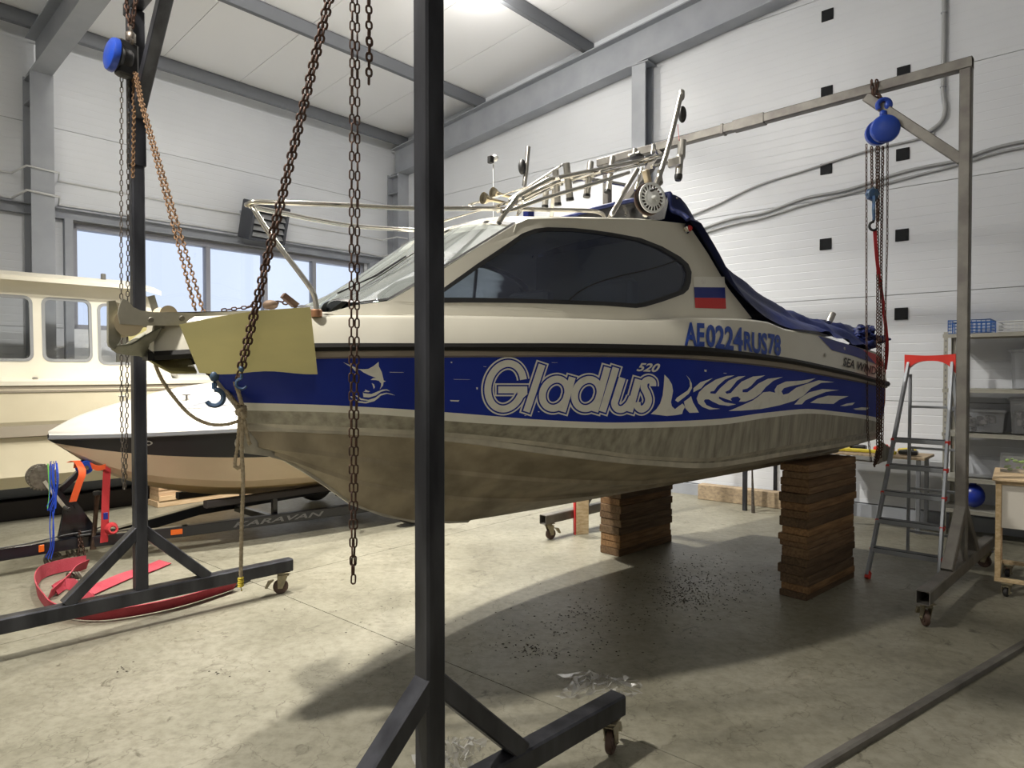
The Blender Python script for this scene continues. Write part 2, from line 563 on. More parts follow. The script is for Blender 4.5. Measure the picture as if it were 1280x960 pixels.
def concrete():
    m = bpy.data.materials.new('polished_concrete')
    m.use_nodes = True
    nt = m.node_tree
    b = nt.nodes['Principled BSDF']
    b.inputs['Roughness'].default_value = .42
    tc = nt.nodes.new('ShaderNodeNewGeometry')
    def noise(sc, det=6, rough=.6, dist=0.0):
        n = nt.nodes.new('ShaderNodeTexNoise')
        n.inputs['Scale'].default_value = sc
        n.inputs['Detail'].default_value = det
        n.inputs['Roughness'].default_value = rough
        n.inputs['Distortion'].default_value = dist
        nt.links.new(tc.outputs['Position'], n.inputs['Vector'])
        return n
    def ramp(src, stops):
        r = nt.nodes.new('ShaderNodeValToRGB')
        e = r.color_ramp.elements
        while len(e) < len(stops): e.new(.5)
        for i, (p, c) in enumerate(stops):
            e[i].position = p
            e[i].color = (*c, 1)
        nt.links.new(src, r.inputs[0])
        return r.outputs[0]
    def mul(a, bb, f=1.0):
        mx = nt.nodes.new('ShaderNodeMix')
        mx.data_type = 'RGBA'
        mx.blend_type = 'MULTIPLY'
        mx.inputs[0].default_value = f
        nt.links.new(a, mx.inputs[6])
        nt.links.new(bb, mx.inputs[7])
        return mx.outputs[2]
    base = ramp(noise(.9, 8, .62, .4).outputs['Fac'], [(.28, (.15, .14, .102)), (.5, (.225, .214, .165)), (.72, (.29, .275, .22))])
    fine = ramp(noise(16, 8, .7).outputs['Fac'], [(.3, (.66, .65, .62)), (.58, (1, 1, 1))])
    spots = ramp(noise(5.5, 9, .68, .9).outputs['Fac'], [(.31, (.22, .19, .15)), (.40, (1, 1, 1))])
    vo = nt.nodes.new('ShaderNodeTexVoronoi')
    vo.feature = 'DISTANCE_TO_EDGE'
    vo.inputs['Scale'].default_value = 2.3
    nw = noise(3.0, 4, .6)
    va = nt.nodes.new('ShaderNodeVectorMath')
    va.operation = 'MULTIPLY_ADD'
    va.inputs[1].default_value = (.55, .55, .55)
    nt.links.new(nw.outputs['Color'], va.inputs[0])
    nt.links.new(tc.outputs['Position'], va.inputs[2])
    nt.links.new(va.outputs[0], vo.inputs['Vector'])
    crack = ramp(vo.outputs['Distance'], [(0.0, (.55, .53, .49)), (.010, (1, 1, 1))])
    c = mul(mul(base, fine), spots, .8)
    c = mul(c, crack, .8)
    # damp, dirty patch where the hull has been dripping
    vd = nt.nodes.new('ShaderNodeVectorMath')
    vd.operation = 'DISTANCE'
    vd.inputs[1].default_value = (1.45, 5.45, 0.0)
    nt.links.new(tc.outputs['Position'], vd.inputs[0])
    ad = nt.nodes.new('ShaderNodeMath')
    ad.operation = 'MULTIPLY_ADD'
    ad.inputs[1].default_value = 1.6
    nt.links.new(noise(3.5, 8, .7, .5).outputs['Fac'], ad.inputs[0])
    nt.links.new(vd.outputs['Value'], ad.inputs[2])
    c = mul(c, ramp(ad.outputs[0], [(.75, (.50, .44, .38)), (1.0, (.85, .83, .80)), (1.0, (1, 1, 1))]), .8)
    nt.links.new(c, b.inputs['Base Color'])
    rr = nt.nodes.new('ShaderNodeMapRange')
    rr.inputs[3].default_value = .3
    rr.inputs[4].default_value = .6
    nt.links.new(noise(2.2).outputs['Fac'], rr.inputs[0])
    nt.links.new(rr.outputs[0], b.inputs['Roughness'])
    bp = nt.nodes.new('ShaderNodeBump')
    bp.inputs['Strength'].default_value = .12
    bp.inputs['Distance'].default_value = .01
    nt.links.new(noise(26, 6).outputs['Fac'], bp.inputs['Height'])
    nt.links.new(bp.outputs[0], b.inputs['Normal'])
    return m


M['concrete'] = concrete()

# ------------------------------------------------------------------ the hall
E1 = V(0.6622, 0.7493, 0)          # along the window wall, towards the gable wall
E2 = V(-0.7493, 0.6622, 0)         # along the gable wall, towards the window wall
CORNER = V(-2.295, 13.68, 0)
ZUP = V(0, 0, 1)


def hall(a, b, z=0.0):
    """a = distance from the gable (right) wall, b = distance from the window (left) wall"""
    return CORNER - E1 * a - E2 * b + V(0, 0, z)


A_END, B_END = 15.0, 20.0
def z_rafter(b): return 5.53 + .099 * b
def z_ceil(b): return 6.27 + .099 * b


def hbox(mb, a0, a1, b0, b1, z0, z1):
    return mb.box(hall((a0 + a1) / 2, (b0 + b1) / 2, (z0 + z1) / 2), (a1 - a0, b1 - b0, z1 - z0), E1, E2, ZUP)


# floor: a base with saw-cut slabs
fl = hbox(MB(), -.2, A_END + .2, -.2, B_END + .2, -.2, -.02).build('floor', M['dark_joint'])
tag(fl, kind='structure')
cuts_a = [0, 6.02, 10.47, A_END]
cuts_b = [0, 5.6, 11.3, B_END]
for i in range(3):
    for j in range(3):
        m = hbox(MB(), cuts_a[i] + .003, cuts_a[i + 1] - .003, cuts_b[j] + .003, cuts_b[j + 1] - .003, -.03, 0)
        m.build('slab', M['concrete'], fl)


def wall_panel(mb, p0, along, out, length, z0, z1):
    """sandwich panel: shallow ribs every 10 cm, seen from the room side (out)"""
    prof = [(0, z0 + .0025), (.012, z0 + .004)]
    z = z0 + .05
    while z < z1 - .03:
        prof += [(.012, z), (.0108, z + .004), (.0108, z + .008), (.012, z + .012)]
        z += .1
    prof += [(.012, z1 - .004), (0, z1 - .0025)]
    mb.loft([[p0 + along * q + out * d + ZUP * zz for d, zz in prof] for q in (0, length)])


JOINTS = [.16, 1.37, 2.58, 3.79, 5.0, 6.22, 7.43, 8.65]
WIN_A0, WIN_A1, WIN_Z0, WIN_Z1 = .82, 5.69, 2.3, 3.755
wr = hbox(MB(), -.2, 0, -.2, B_END, 0, 8.8).build('wall_right', M['dark_joint'])
tag(wr, kind='structure')
for i in range(7):
    mb = MB()
    wall_panel(mb, hall(0, B_END), E2, -E1, B_END, JOINTS[i], JOINTS[i + 1])
    mb.build('panel', M['panel'], wr)
mb = MB()
for (a0, a1, z0, z1) in ((-.2, A_END, 0, WIN_Z0), (-.2, A_END, WIN_Z1, 6.6), (-.2, WIN_A0, WIN_Z0, WIN_Z1), (WIN_A1, A_END, WIN_Z0, WIN_Z1)):
    hbox(mb, a0, a1, -.2, 0, z0, z1)
wl = mb.build('wall_left', M['dark_joint'])
tag(wl, kind='structure')
def left_panel(a0, a1, z0, z1):
    mb = MB()
    wall_panel(mb, hall(a1, 0), E1, -E2, a1 - a0, z0, z1)
    mb.build('panel', M['panel'], wl)
for z0, z1 in ((.16, 1.37), (1.37, WIN_Z0), (3.79, 5.0), (5.0, 6.5)):
    left_panel(0, A_END, z0, z1)
left_panel(0, WIN_A0, WIN_Z0, 3.79)
left_panel(WIN_A1, A_END, WIN_Z0, 3.79)
tag(hbox(MB(), A_END, A_END + .2, -.2, B_END, 0, 8.8).build('wall_back', M['panel_rear']), kind='structure')
tag(hbox(MB(), -.2, A_END, B_END, B_END + .2, 0, 8.8).build('wall_front', M['panel_rear']), kind='structure')

# low dark plinths
tag(hbox(MB(), 0, .05, 0, B_END, 0, .15).build('baseboard_right', M['steel_grey']), kind='structure')
tag(hbox(MB(), .06, A_END, 0, .05, 0, .15).build('baseboard_left', M['steel_grey']), kind='structure')

# ceiling: base sheet plus one white panel per metre
mb = MB()
mb.add([hall(-.2, -.2, z_ceil(-.2) + .03), hall(A_END + .2, -.2, z_ceil(-.2) + .03), hall(A_END + .2, B_END + .2, z_ceil(B_END + .2) + .03), hall(-.2, B_END + .2, z_ceil(B_END + .2) + .03),
        hall(-.2, -.2, z_ceil(-.2) + .2), hall(A_END + .2, -.2, z_ceil(-.2) + .2), hall(A_END + .2, B_END + .2, z_ceil(B_END + .2) + .2), hall(-.2, B_END + .2, z_ceil(B_END + .2) + .2)],
       [(0, 1, 2, 3), (4, 5, 6, 7), (0, 1, 5, 4), (1, 2, 6, 5), (2, 3, 7, 6), (3, 0, 4, 7)])
ce = mb.build('ceiling', M['dark_joint'])
tag(ce, kind='structure')
k = 0
while k * 1.15 < A_END:
    a0, a1 = k * 1.15 + .004, min((k + 1) * 1.15, A_END) - .004
    mb = MB()
    mb.add([hall(a0, 0, z_ceil(0)), hall(a1, 0, z_ceil(0)), hall(a1, B_END, z_ceil(B_END)), hall(a0, B_END, z_ceil(B_END)),
            hall(a0, 0, z_ceil(0) + .028), hall(a1, 0, z_ceil(0) + .028), hall(a1, B_END, z_ceil(B_END) + .028), hall(a0, B_END, z_ceil(B_END) + .028)],
           [(0, 1, 2, 3), (4, 5, 6, 7), (0, 1, 5, 4), (1, 2, 6, 5), (2, 3, 7, 6), (3, 0, 4, 7)])
    mb.build('panel', M['ceiling'], ce)
    k += 1


def ibeam(mb, p0, p1, h, w, side, up):
    """rolled I section whose axis runs p0-p1 at the bottom flange"""
    p0, p1 = V(*p0), V(*p1)
    tf, tw = .018, .012
    side, up = unit(side), unit(up)
    prof = [(-w / 2, 0), (w / 2, 0), (w / 2, tf), (tw / 2, tf), (tw / 2, h - tf), (w / 2, h - tf), (w / 2, h), (-w / 2, h), (-w / 2, h - tf), (-tw / 2, h - tf), (-tw / 2, tf), (-w / 2, tf)]
    mb.loft([[p + side * x + up * y for x, y in prof] for p in (p0, p1)], closed=True, caps=True)
    return mb


# steel frames: rafters with their columns, one by the gable wall and one further up the hall
def n_trim(mb, name, m=None):
    return tag(mb.build(name, m or M['steel_grey']), kind='structure')

for fr_a in (.14, 6.12, 12.1):
    up = unit(V(0, 0, 1) + .099 * E2)
    mb = MB()
    ibeam(mb, hall(fr_a, .12, z_rafter(.12)), hall(fr_a, B_END, z_rafter(B_END)), .52, .24, E1, V(0, 0, 1))
    n_trim(mb, 'rafter')
    mb = MB()
    ibeam(mb, hall(fr_a, .02, 0), hall(fr_a, .02, z_rafter(.2) + .02), .34, .26, E1, -E2)
    for zz in (z_rafter(.2) - .02, z_rafter(.2) - .35):
        mb.box(hall(fr_a, .19, zz), (.25, .33, .014), E1, E2, ZUP)
    n_trim(mb, 'column')
for b in (5.68, 11.4):
    mb = MB()
    ibeam(mb, hall(.03, b, 0), hall(.03, b, z_rafter(b) - .02), .22, .22, E2, -E1)
    mb.box(hall(.14, b, z_rafter(b) - .015), (.25, .32, .016), E1, E2, ZUP)
    n_trim(mb, 'column')
for b in (.32, 2.42, 4.72, 7.0, 9.3, 11.6):
    mb = MB()
    z1 = z_ceil(b) - .005
    hbox(mb, .0, A_END, b - .035, b + .035, z1 - .185, z1 - .175)
    hbox(mb, .0, A_END, b + .029, b + .035, z1 - .18, z1)
    hbox(mb, .0, A_END, b - .035, b + .035, z1 - .006, z1)
    hbox(mb, .0, A_END, b - .035, b - .029, z1 - .18, z1 - .155)
    n_trim(mb, 'purlin', M['steel_dark'])
# girt over the window and its jambs
mb = MB()
for (z0, z1, b0, b1) in ((3.78, 3.79, .014, .1), (3.91, 3.92, .014, .1), (3.78, 3.92, .014, .022)):
    hbox(mb, .16, A_END, b0, b1, z0, z1)
n_trim(mb, 'trim_1')
for k, a in enumerate((WIN_A0 - .12, WIN_A1 + .07)):
    n_trim(hbox(MB(), a - .05, a + .05, .012, .1, 1.2, 3.78), 'trim_%d' % (k + 2))

# window strip: frame, mullions, one pane each
wnd = hbox(MB(), WIN_A0, WIN_A1, -.16, -.02, WIN_Z0, WIN_Z0 + .06)
hbox(wnd, WIN_A0, WIN_A1, -.16, -.02, WIN_Z1 - .07, WIN_Z1)
mul_a = [WIN_A0 + .03, 1.88, 2.82, 3.8, 4.77, WIN_A1 - .03]
hbox(wnd, WIN_A0, WIN_A0 + .06, -.16, -.02, WIN_Z0, WIN_Z1)
hbox(wnd, WIN_A1 - .06, WIN_A1, -.16, -.02, WIN_Z0, WIN_Z1)
win = tag(wnd.build('window_1', M['frame_upvc']), kind='structure')
for a in mul_a[1:-1]:
    hbox(MB(), a - .035, a + .035, -.15, -.03, WIN_Z0 + .06, WIN_Z1 - .07).build('mullion', M['frame_upvc'], win)
for i in range(5):
    mb = MB()
    mb.add([hall(mul_a[i] + .034, -.1, WIN_Z0 + .05), hall(mul_a[i + 1] - .034, -.1, WIN_Z0 + .05), hall(mul_a[i + 1] - .034, -.1, WIN_Z1 - .06), hall(mul_a[i] + .034, -.1, WIN_Z1 - .06)], [(0, 1, 2, 3)])
    mb.build('pane', M['clear'], win)

# lamps: a bell shaped fixture on a rod, with its light
for i, (x, y, z, wt) in enumerate(LAMPS):
    rel = V(x, y, 0) - CORNER
    b = -float(np.dot(rel, E2))
    t = thing('ceiling_lamp', (x, y, z), None, 'lamp', 'high bay lamps under the ceiling')
    t['label'] = ['round high bay lamp glowing at the top of the picture', 'high bay lamp hanging above the bow of the raised boat', 'high bay lamp hanging over the floor left of the camera', 'added high bay fill lamp far behind the camera, brightening the near hull side'][i]
    MB().lathe((x, y, z), (0, 0, 1), [(.17, .0), (.2, .015), (.17, .09), (.07, .13), (.06, .2), (.02, .22)], 24).build('housing', M['steel_grey'], t, 40)
    MB().lathe((x, y, z - .004), (0, 0, 1), [(.155, 0), (.155, .006)], 24).build('diffuser', M.setdefault('lamp_glow', emit_mat('lamp_glow', LAMP_COLOUR, 30)), t)
    MB().cyl((x, y, z + .21), (x, y, z_ceil(b)), .01, 6).build('rod', M['steel_grey'], t)
    ld = bpy.data.lights.new('lamp_light', 'AREA')
    ld.shape = 'DISK'
    ld.size = .26
    ld.spread = R(112 if i == 0 else 128)
    ld.energy = wt
    ld.color = LAMP_COLOUR
    lo = bpy.data.objects.new('lamp_light', ld)
    lo.location = (0, 0, -.02)
    COL.objects.link(lo)
    lo.parent = t
    pd = bpy.data.lights.new('lamp_bulb', 'POINT')
    pd.shadow_soft_size = .13
    pd.energy = wt * (.22, .75, .42, 1.0)[i]
    pd.color = LAMP_COLOUR
    po = bpy.data.objects.new('lamp_bulb', pd)
    po.location = (0, 0, -.15)
    COL.objects.link(po)
    po.parent = t

# black tie plates on the gable wall
k = 0
for b, zs in ((8.15, (6.0, 5.08, 4.16, 3.25)), (8.97, (6.0, 5.08, 4.16, 3.25, 2.36))):
    for q, z in enumerate(zs):
        p = hall(.012, b, z)
        mb = MB().obox(p - E1 * .006, (.012, .135, .135), E1, E2, ZUP, .003)
        for i in (-1, 1):
            for j in (-1, 1):
                mb.cyl(p - E1 * .01 + E2 * .045 * i + ZUP * .045 * j, p - E1 * .02 + E2 * .045 * i + ZUP * .045 * j, .007, 6)
        row = ['topmost', 'second', 'third', 'fourth', 'lowest'][q]
        tag(mb.build('wall_plate', M['plate_black']), 'black square tie plate on the white panel wall, %s of the %s column' % (row, 'left' if b < 8.5 else 'right'), 'wall plate', 'black tie plates on the panel wall')


def wall_cable(name, pts, r, mtl, label, clips=True):
    t = tag(MB().tube(catmull(pts, 5), r, 7).build(name, mtl, None, 60), label, 'cable')
    return t

# cables and conduit on the gable wall (b, z)
wall_cable('wall_cable', [hall(.03, b, z + dz) for b, z, dz in ((6.0, 3.78, 0), (6.7, 3.93, 0), (7.3, 4.11, -.01), (7.9, 4.17, .01), (8.6, 4.27, 0), (9.1, 4.29, 0), (9.28, 4.32, 0))], .014, M['conduit'], 'grey cable rising along the white wall to the bend of the conduit')
wall_cable('wall_cable', [hall(.03, b, z) for b, z in ((6.2, 3.58), (6.9, 3.72), (7.4, 3.74), (7.9, 3.84), (8.4, 3.86), (9.0, 3.96), (9.5, 3.98), (9.9, 4.05), (10.6, 4.05), (12.5, 4.05))], .02, M['conduit'], 'thick grey cable sagging across the white wall, upper of a pair')
wall_cable('wall_cable', [hall(.03, b, z - .04) for b, z in ((6.2, 3.57), (6.9, 3.68), (7.4, 3.72), (7.9, 3.80), (8.4, 3.85), (9.0, 3.92), (9.5, 3.97), (9.9, 4.03), (10.6, 4.03), (12.5, 4.03))], .016, M['conduit'], 'thinner grey cable sagging across the white wall, lower of a pair')
cd = MB().tube(catmull([hall(.045, 9.36, z) for z in (7.1, 6.0, 5.2, 4.75)] + [hall(.045, 9.38, 4.55), hall(.045, 9.34, 4.42), hall(.045, 9.2, 4.33)], 5), .024, 8)
cdo = tag(cd.build('conduit_pipe', M['conduit'], None, 60), 'grey vertical conduit pipe bending near the gantry brace on the white wall', 'pipe')
for z in (6.3, 5.6, 4.8):
    MB().torus(hall(.045, 9.36, z), (0, 0, 1), .027, .007, 12, 5).build('clip', M['steel_grey'], cdo)
# cables on the window wall
def skirt(z, jog):
    pts = []
    for a in (A_END - .5, 11, 8.5, 6.6, 6.38):
        pts.append(hall(a, .03, z + rng.uniform(-.01, .01)))
    pts += [hall(6.3, .38, z + jog), hall(5.94, .38, z + jog * .6), hall(5.86, .03, z)]
    for a in (5, 4, 3, 2, 1, .42): pts.append(hall(a, .03, z + rng.uniform(-.015, .015)))
    pts += [hall(.32, .38, z + .02), hall(.0 + .06, .38, z + .02)]
    return pts
tag(MB().tube(skirt(4.29, .04), .013, 6).build('wall_cable', M['cable_white'], None, 60), 'white cable running over the column above the windows, upper one', 'cable')
tag(MB().tube(skirt(3.97, .05), .016, 6).build('wall_cable', M['cable_white'], None, 60), 'white cable lying on the steel girt over the windows', 'cable')

# fan heater on the window wall, tilted down
hc = hall(3.05, .36, 4.14)
tl = R(16)
hx = unit(E1 * math.cos(R(8)) + (-E2) * math.sin(R(8)))
hn = unit((-E2 + E1 * .1) * math.cos(tl) - ZUP * math.sin(tl))
hx = unit(np.cross(hn, ZUP))
hu = np.cross(hx, hn)
ht = thing('fan_heater', hall(3.05, .02, 3.8), 'charcoal louvred fan heater on the wall above the windows', 'heater')
mb = MB()
for s_ in (-1, 1): mb.obox(hc + hx * .31 * s_, (.05, .34, .6), hx, hn, hu, .01)
for s_ in (-1, 1): mb.obox(hc + hu * .28 * s_, (.66, .34, .05), hx, hn, hu, .01)
mb.obox(hc - hn * .15, (.6, .03, .55), hx, hn, hu, .005)
mb.build('casing', M['heater'], ht)
for i in range(5):
    zz = -.2 + .1 * i
    sl = unit(hu * .75 - hn * .66)
    MB().obox(hc + hu * zz + hn * .13, (.57, .012, .095), hx, np.cross(hx, sl), sl, .003).build('louvre', M['louvre'], ht)
mb = MB()
mb.obox(hall(3.05, .03, 4.2), (.5, .02, .3), E1, E2, ZUP)
for s_ in (-1, 1): mb.bar(hall(3.05 + .2 * s_, .02, 4.25), hc - hn * .15 + hx * .2 * s_, .03, .03)
mb.build('bracket', M['steel_grey'], ht)

# ------------------------------------------------------------------ the raised fishing boat
BA = R(41)
BD = V(math.cos(BA), math.sin(BA), 0)          # aft
BN = V(math.sin(BA), -math.cos(BA), 0)         # towards the near side
BT = V(2.635, 6.675, 0)                        # middle of the transom on the floor


def B(s, v, z):
    """boat frame: s forward of the transom, v to the near side, z above the floor"""
    return BT - BD * s + BN * v + V(0, 0, z)


def pchip(pts):
    x = np.array([a for a, b in pts], float)
    y = np.array([b for a, b in pts], float)
    h = np.diff(x)
    dl = np.diff(y) / h
    m = np.zeros(len(x))
    for i in range(1, len(x) - 1):
        if dl[i - 1] * dl[i] > 0:
            w1 = 2 * h[i] + h[i - 1]
            w2 = h[i] + 2 * h[i - 1]
            m[i] = (w1 + w2) / (w1 / dl[i - 1] + w2 / dl[i])
    m[0] = dl[0]
    m[-1] = dl[-1]
    def f(s):
        s = min(max(s, x[0]), x[-1])
        i = min(int(np.searchsorted(x, s, side='right')) - 1, len(x) - 2)
        t = (s - x[i]) / h[i]
        return float(y[i] * (1 + 2 * t) * (1 - t) ** 2 + m[i] * h[i] * t * (1 - t) ** 2 + y[i + 1] * t * t * (3 - 2 * t) + m[i + 1] * h[i] * t * t * (t - 1))
    return f


WR = pchip([(0, .99), (.5, 1.03), (1, 1.06), (2, 1.08), (2.8, 1.06), (3.4, .98), (4, .84), (4.5, .66), (4.9, .47), (5.2, .31), (5.45, .15), (5.6, .04)])
WF_ = pchip([(0, .94), (1, 1.0), (2, 1.01), (2.8, .97), (3.4, .88), (4, .72), (4.5, .53), (4.9, .31), (5.1, .15), (5.215, .014)])
WG = pchip([(0, .91), (1, .96), (2, .96), (2.8, .90), (3.4, .79), (4, .62), (4.5, .42), (4.9, .19), (5.1, .06), (5.19, .012)])
WD = lambda s: max(.012, WR(s) - .03) if s < 5.2 else float(np.interp(s, [5.2, 5.38], [WR(5.2) - .03, .012]))
ZA = pchip([(0, 1.865), (.4, 1.89), (.9, 1.925), (1.4, 1.975), (1.95, 2.0), (2.1, 2.03), (2.35, 2.038), (2.9, 2.018), (3.3, 1.985), (3.9, 1.977), (4.5, 1.966), (5, 1.955), (5.6, 1.93)])
ZB = pchip([(0, 1.615), (.35, 1.65), (1.15, 1.724), (2.1, 1.803), (2.65, 1.832), (3.1, 1.85), (3.7, 1.848), (4.5, 1.836), (5, 1.83), (5.6, 1.79)])
ZC = pchip([(0, 1.575), (.25, 1.6), (1.15, 1.688), (2.1, 1.766), (2.65, 1.79), (3.05, 1.797), (3.9, 1.803), (4.5, 1.802), (5, 1.794), (5.6, 1.752)])
ZD = pchip([(0, 1.56), (.25, 1.585), (1.07, 1.651), (2.03, 1.727), (2.7, 1.763), (3.4, 1.784), (4.5, 1.773), (5, 1.764), (5.38, 1.74)])
ZE = pchip([(0, 1.285), (.18, 1.31), (1, 1.39), (1.68, 1.437), (2.2, 1.43), (2.66, 1.412), (3.45, 1.422), (3.85, 1.445), (4.4, 1.5), (4.57, 1.517), (5, 1.548), (5.24, 1.556)])
ZF = pchip([(0, 1.25), (.16, 1.273), (.9, 1.352), (1.66, 1.402), (2.1, 1.395), (2.64, 1.374), (3.43, 1.387), (3.83, 1.409), (4.42, 1.46), (4.56, 1.48), (5, 1.513), (5.215, 1.517)])
ZN = pchip([(0, 1.19), (.5, 1.192), (1.9, 1.183), (2.58, 1.165), (3.22, 1.217), (3.75, 1.307), (4.28, 1.385), (4.52, 1.41), (4.97, 1.441), (5.2, 1.455)])
ZG = pchip([(0, 1.11), (.45, 1.106), (1.85, 1.108), (2.55, 1.098), (3.2, 1.16), (3.73, 1.242), (4.27, 1.337), (4.5, 1.37), (4.96, 1.406), (5.19, 1.42)])
ZH = pchip([(0, .96), (1.5, .955), (2.65, .965), (3.5, 1.043), (4.235, 1.154), (4.8, 1.27), (5.14, 1.335)])
ZI = pchip([(0, .865), (2.0, .862), (2.6, .868), (3.43, .893), (3.95, .95), (4.6, 1.1), (5.06, 1.29)])
ZK = pchip([(0, .79), (2.6, .786), (3.2, .786), (3.85, .793), (4.0, .81), (4.24, .85), (4.43, .91), (4.63, 1.0), (4.77, 1.11), (4.9, 1.205), (5.0, 1.27)])
WE = lambda s: .75 * WF_(s) + .25 * WD(s) if s < 5.2 else float(np.interp(s, [5.2, 5.24], [.75 * WF_(5.2) + .25 * WD(5.2), .012]))
WN = lambda s: WG(s) + .024 * min(1, (5.2 - s) / .3)
WH = lambda s: max(.012, WG(s) * .62)
WI = lambda s: max(.012, WG(s) * .3)
WK = lambda s: .012

# (end station at the stem, half width, height)
CURVES = [(5.0, WK, ZK), (5.06, WI, ZI), (5.06, lambda s: WI(s) + .006, lambda s: ZI(s) + .022), (5.14, WH, ZH), (5.14, lambda s: WH(s) + .006, lambda s: ZH(s) + .024),
          (5.18, lambda s: WG(s) - .022 * min(1, (5.19 - s) / .3), lambda s: ZG(s) - .004), (5.19, WG, ZG), (5.19, lambda s: WG(s) + .003, lambda s: ZG(s) + .03),
          (5.2, lambda s: WN(s) - .012, lambda s: ZN(s) - .022), (5.2, WN, ZN), (5.215, WF_, ZF), (5.24, WE, ZE), (5.38, WD, ZD)]


def side_width(s, z):
    """half width of the near side between keel and deck edge"""
    tab = [(zf(min(s, se)), wf(min(s, se)) if s <= se else -1) for se, wf, zf in CURVES]
    tab += [(ZC(s), WR(s) - .02), (ZB(s) + .02, WR(s) - .015), (ZA(s), WR(s) - .06)]
    for i in range(len(tab) - 1):
        if tab[i][0] <= z <= tab[i + 1][0]:
            k = (z - tab[i][0]) / max(tab[i + 1][0] - tab[i][0], 1e-6)
            return tab[i][1] + (tab[i + 1][1] - tab[i][1]) * k
    return tab[-1][1] if z > tab[-1][0] else tab[0][1]


def meet(px, py, width, lo=2.2, hi=9.5):
    """where a sight line first meets the near surface v = width(s, z)"""
    r = ray(px, py)
    def f(t):
        p = CAM + r * t - BT
        s = -float(np.dot(p, BD))
        v = float(np.dot(p, BN))
        return v - width(s, p[2]), s, p[2]
    n = 90
    a = lo
    fa = f(a)[0]
    for i in range(1, n + 1):
        b = lo + (hi - lo) * i / n
        fb = f(b)[0]
        if fa > 0 >= fb:
            for _ in range(30):
                c = (a + b) / 2
                if f(c)[0] > 0: a = c
                else: b = c
            return f(b)[1:]
        a, fa = b, fb
    return None


def flat(px, py, v):
    """point of the vertical plane v = const of the boat"""
    r = ray(px, py)
    t = (v - float(np.dot(CAM - BT, BN))) / float(np.dot(r, BN))
    return CAM + r * t


boat = thing('fishing_boat', BT, 'raised blue and white aluminium fishing boat hanging in the gantries on wood stacks', 'boat')

# hull: paint strips are faces of one shell
NU = 64
us = [1 - (1 - i / NU) ** 1.35 for i in range(NU + 1)]
mb = MB()
strip_mat = [1, 1, 1, 1, 1, 2, 2, 0, 2, 0, 3, 4]
for side in (1, -1):
    rows = [[B(se * u, side * wf(se * u), zf(se * u)) for u in us] for se, wf, zf in CURVES]
    for i in range(len(rows) - 1):
        mb.mat(strip_mat[i])
        mb.loft([rows[i], rows[i + 1]])
# transom
mb.mat(1)
ring = [B(0, wf(0), zf(0)) for se, wf, zf in CURVES] + [B(0, WR(0) - .02, ZB(0))]
ring += [B(0, -(WR(0) - .02), ZB(0))] + [B(0, -wf(0), zf(0)) for se, wf, zf in CURVES[::-1]]
mb.add(ring, [tuple(range(len(ring)))])
# stem bar
mb.mat(2)
stem = [(5.38, 1.74), (5.24, 1.556), (5.215, 1.517), (5.2, 1.455), (5.19, 1.40), (5.14, 1.335), (5.06, 1.29), (5.0, 1.27), (4.9, 1.205), (4.77, 1.11), (4.63, 1.0), (4.43, .91), (4.24, .85), (4.0, .81), (3.85, .793)]
mb.loft([[B(s - .03, .013, z + .01), B(s + .008, .012, z - .012), B(s + .008, -.012, z - .012), B(s - .03, -.013, z + .01)] for s, z in stem], closed=True, caps=True)
hull = mb.build('hull', [M['alu_hull'], M['alu_bottom'], M['alu_edge'], M['white_vinyl'], M['blue_vinyl']], boat, 32)
# stem shoe plate and mooring eye under the bow
mb = MB()
mb.prism([B(5.215, .016, 1.40), B(5.2, .016, 1.31), B(5.03, .016, 1.275), B(4.93, .016, 1.30), B(5.0, .03, 1.40)], BN * -.032)
mb.torus(B(5.21, 0, 1.36), BN, .026, .008, 14, 6)
mb.build('stem_plate', M['alu_edge'], boat)
# tan strip and black rub rail
SS = [5.6 * u for u in us]
mb = MB()
for side in (1, -1):
    se = [min(s, 5.45) for s in SS]
    mb.loft([[B(s, side * (WR(s) - .03), ZD(min(s, 5.38)) - .004), B(s, side * (WR(s) - .008), ZD(min(s, 5.38)) + .004), B(s, side * (WR(s) - .008), ZC(s)), B(s, side * (WR(s) - .03), ZC(s) + .005)] for s in se])
mb.build('capping_strip', M['tan_strip'], boat, 40)
mb = MB()
for side in (1, -1):
    mb.loft([[B(s, side * (WR(s) - .05), ZC(s) - .002), B(s, side * (WR(s) + .004), ZC(s)), B(s, side * (WR(s) + .014), (ZB(s) + ZC(s)) / 2), B(s, side * (WR(s) + .004), ZB(s)), B(s, side * (WR(s) - .05), ZB(s) + .003)] for s in SS], caps=True)
mb.loft([[B(5.6, v, 1.75), B(5.625, v, 1.75), B(5.625, v, 1.79), B(5.6, v, 1.79)] for v in (-.05, .05)], closed=True, caps=True)
mb.build('rub_rail', M['black_rail'], boat, 40)

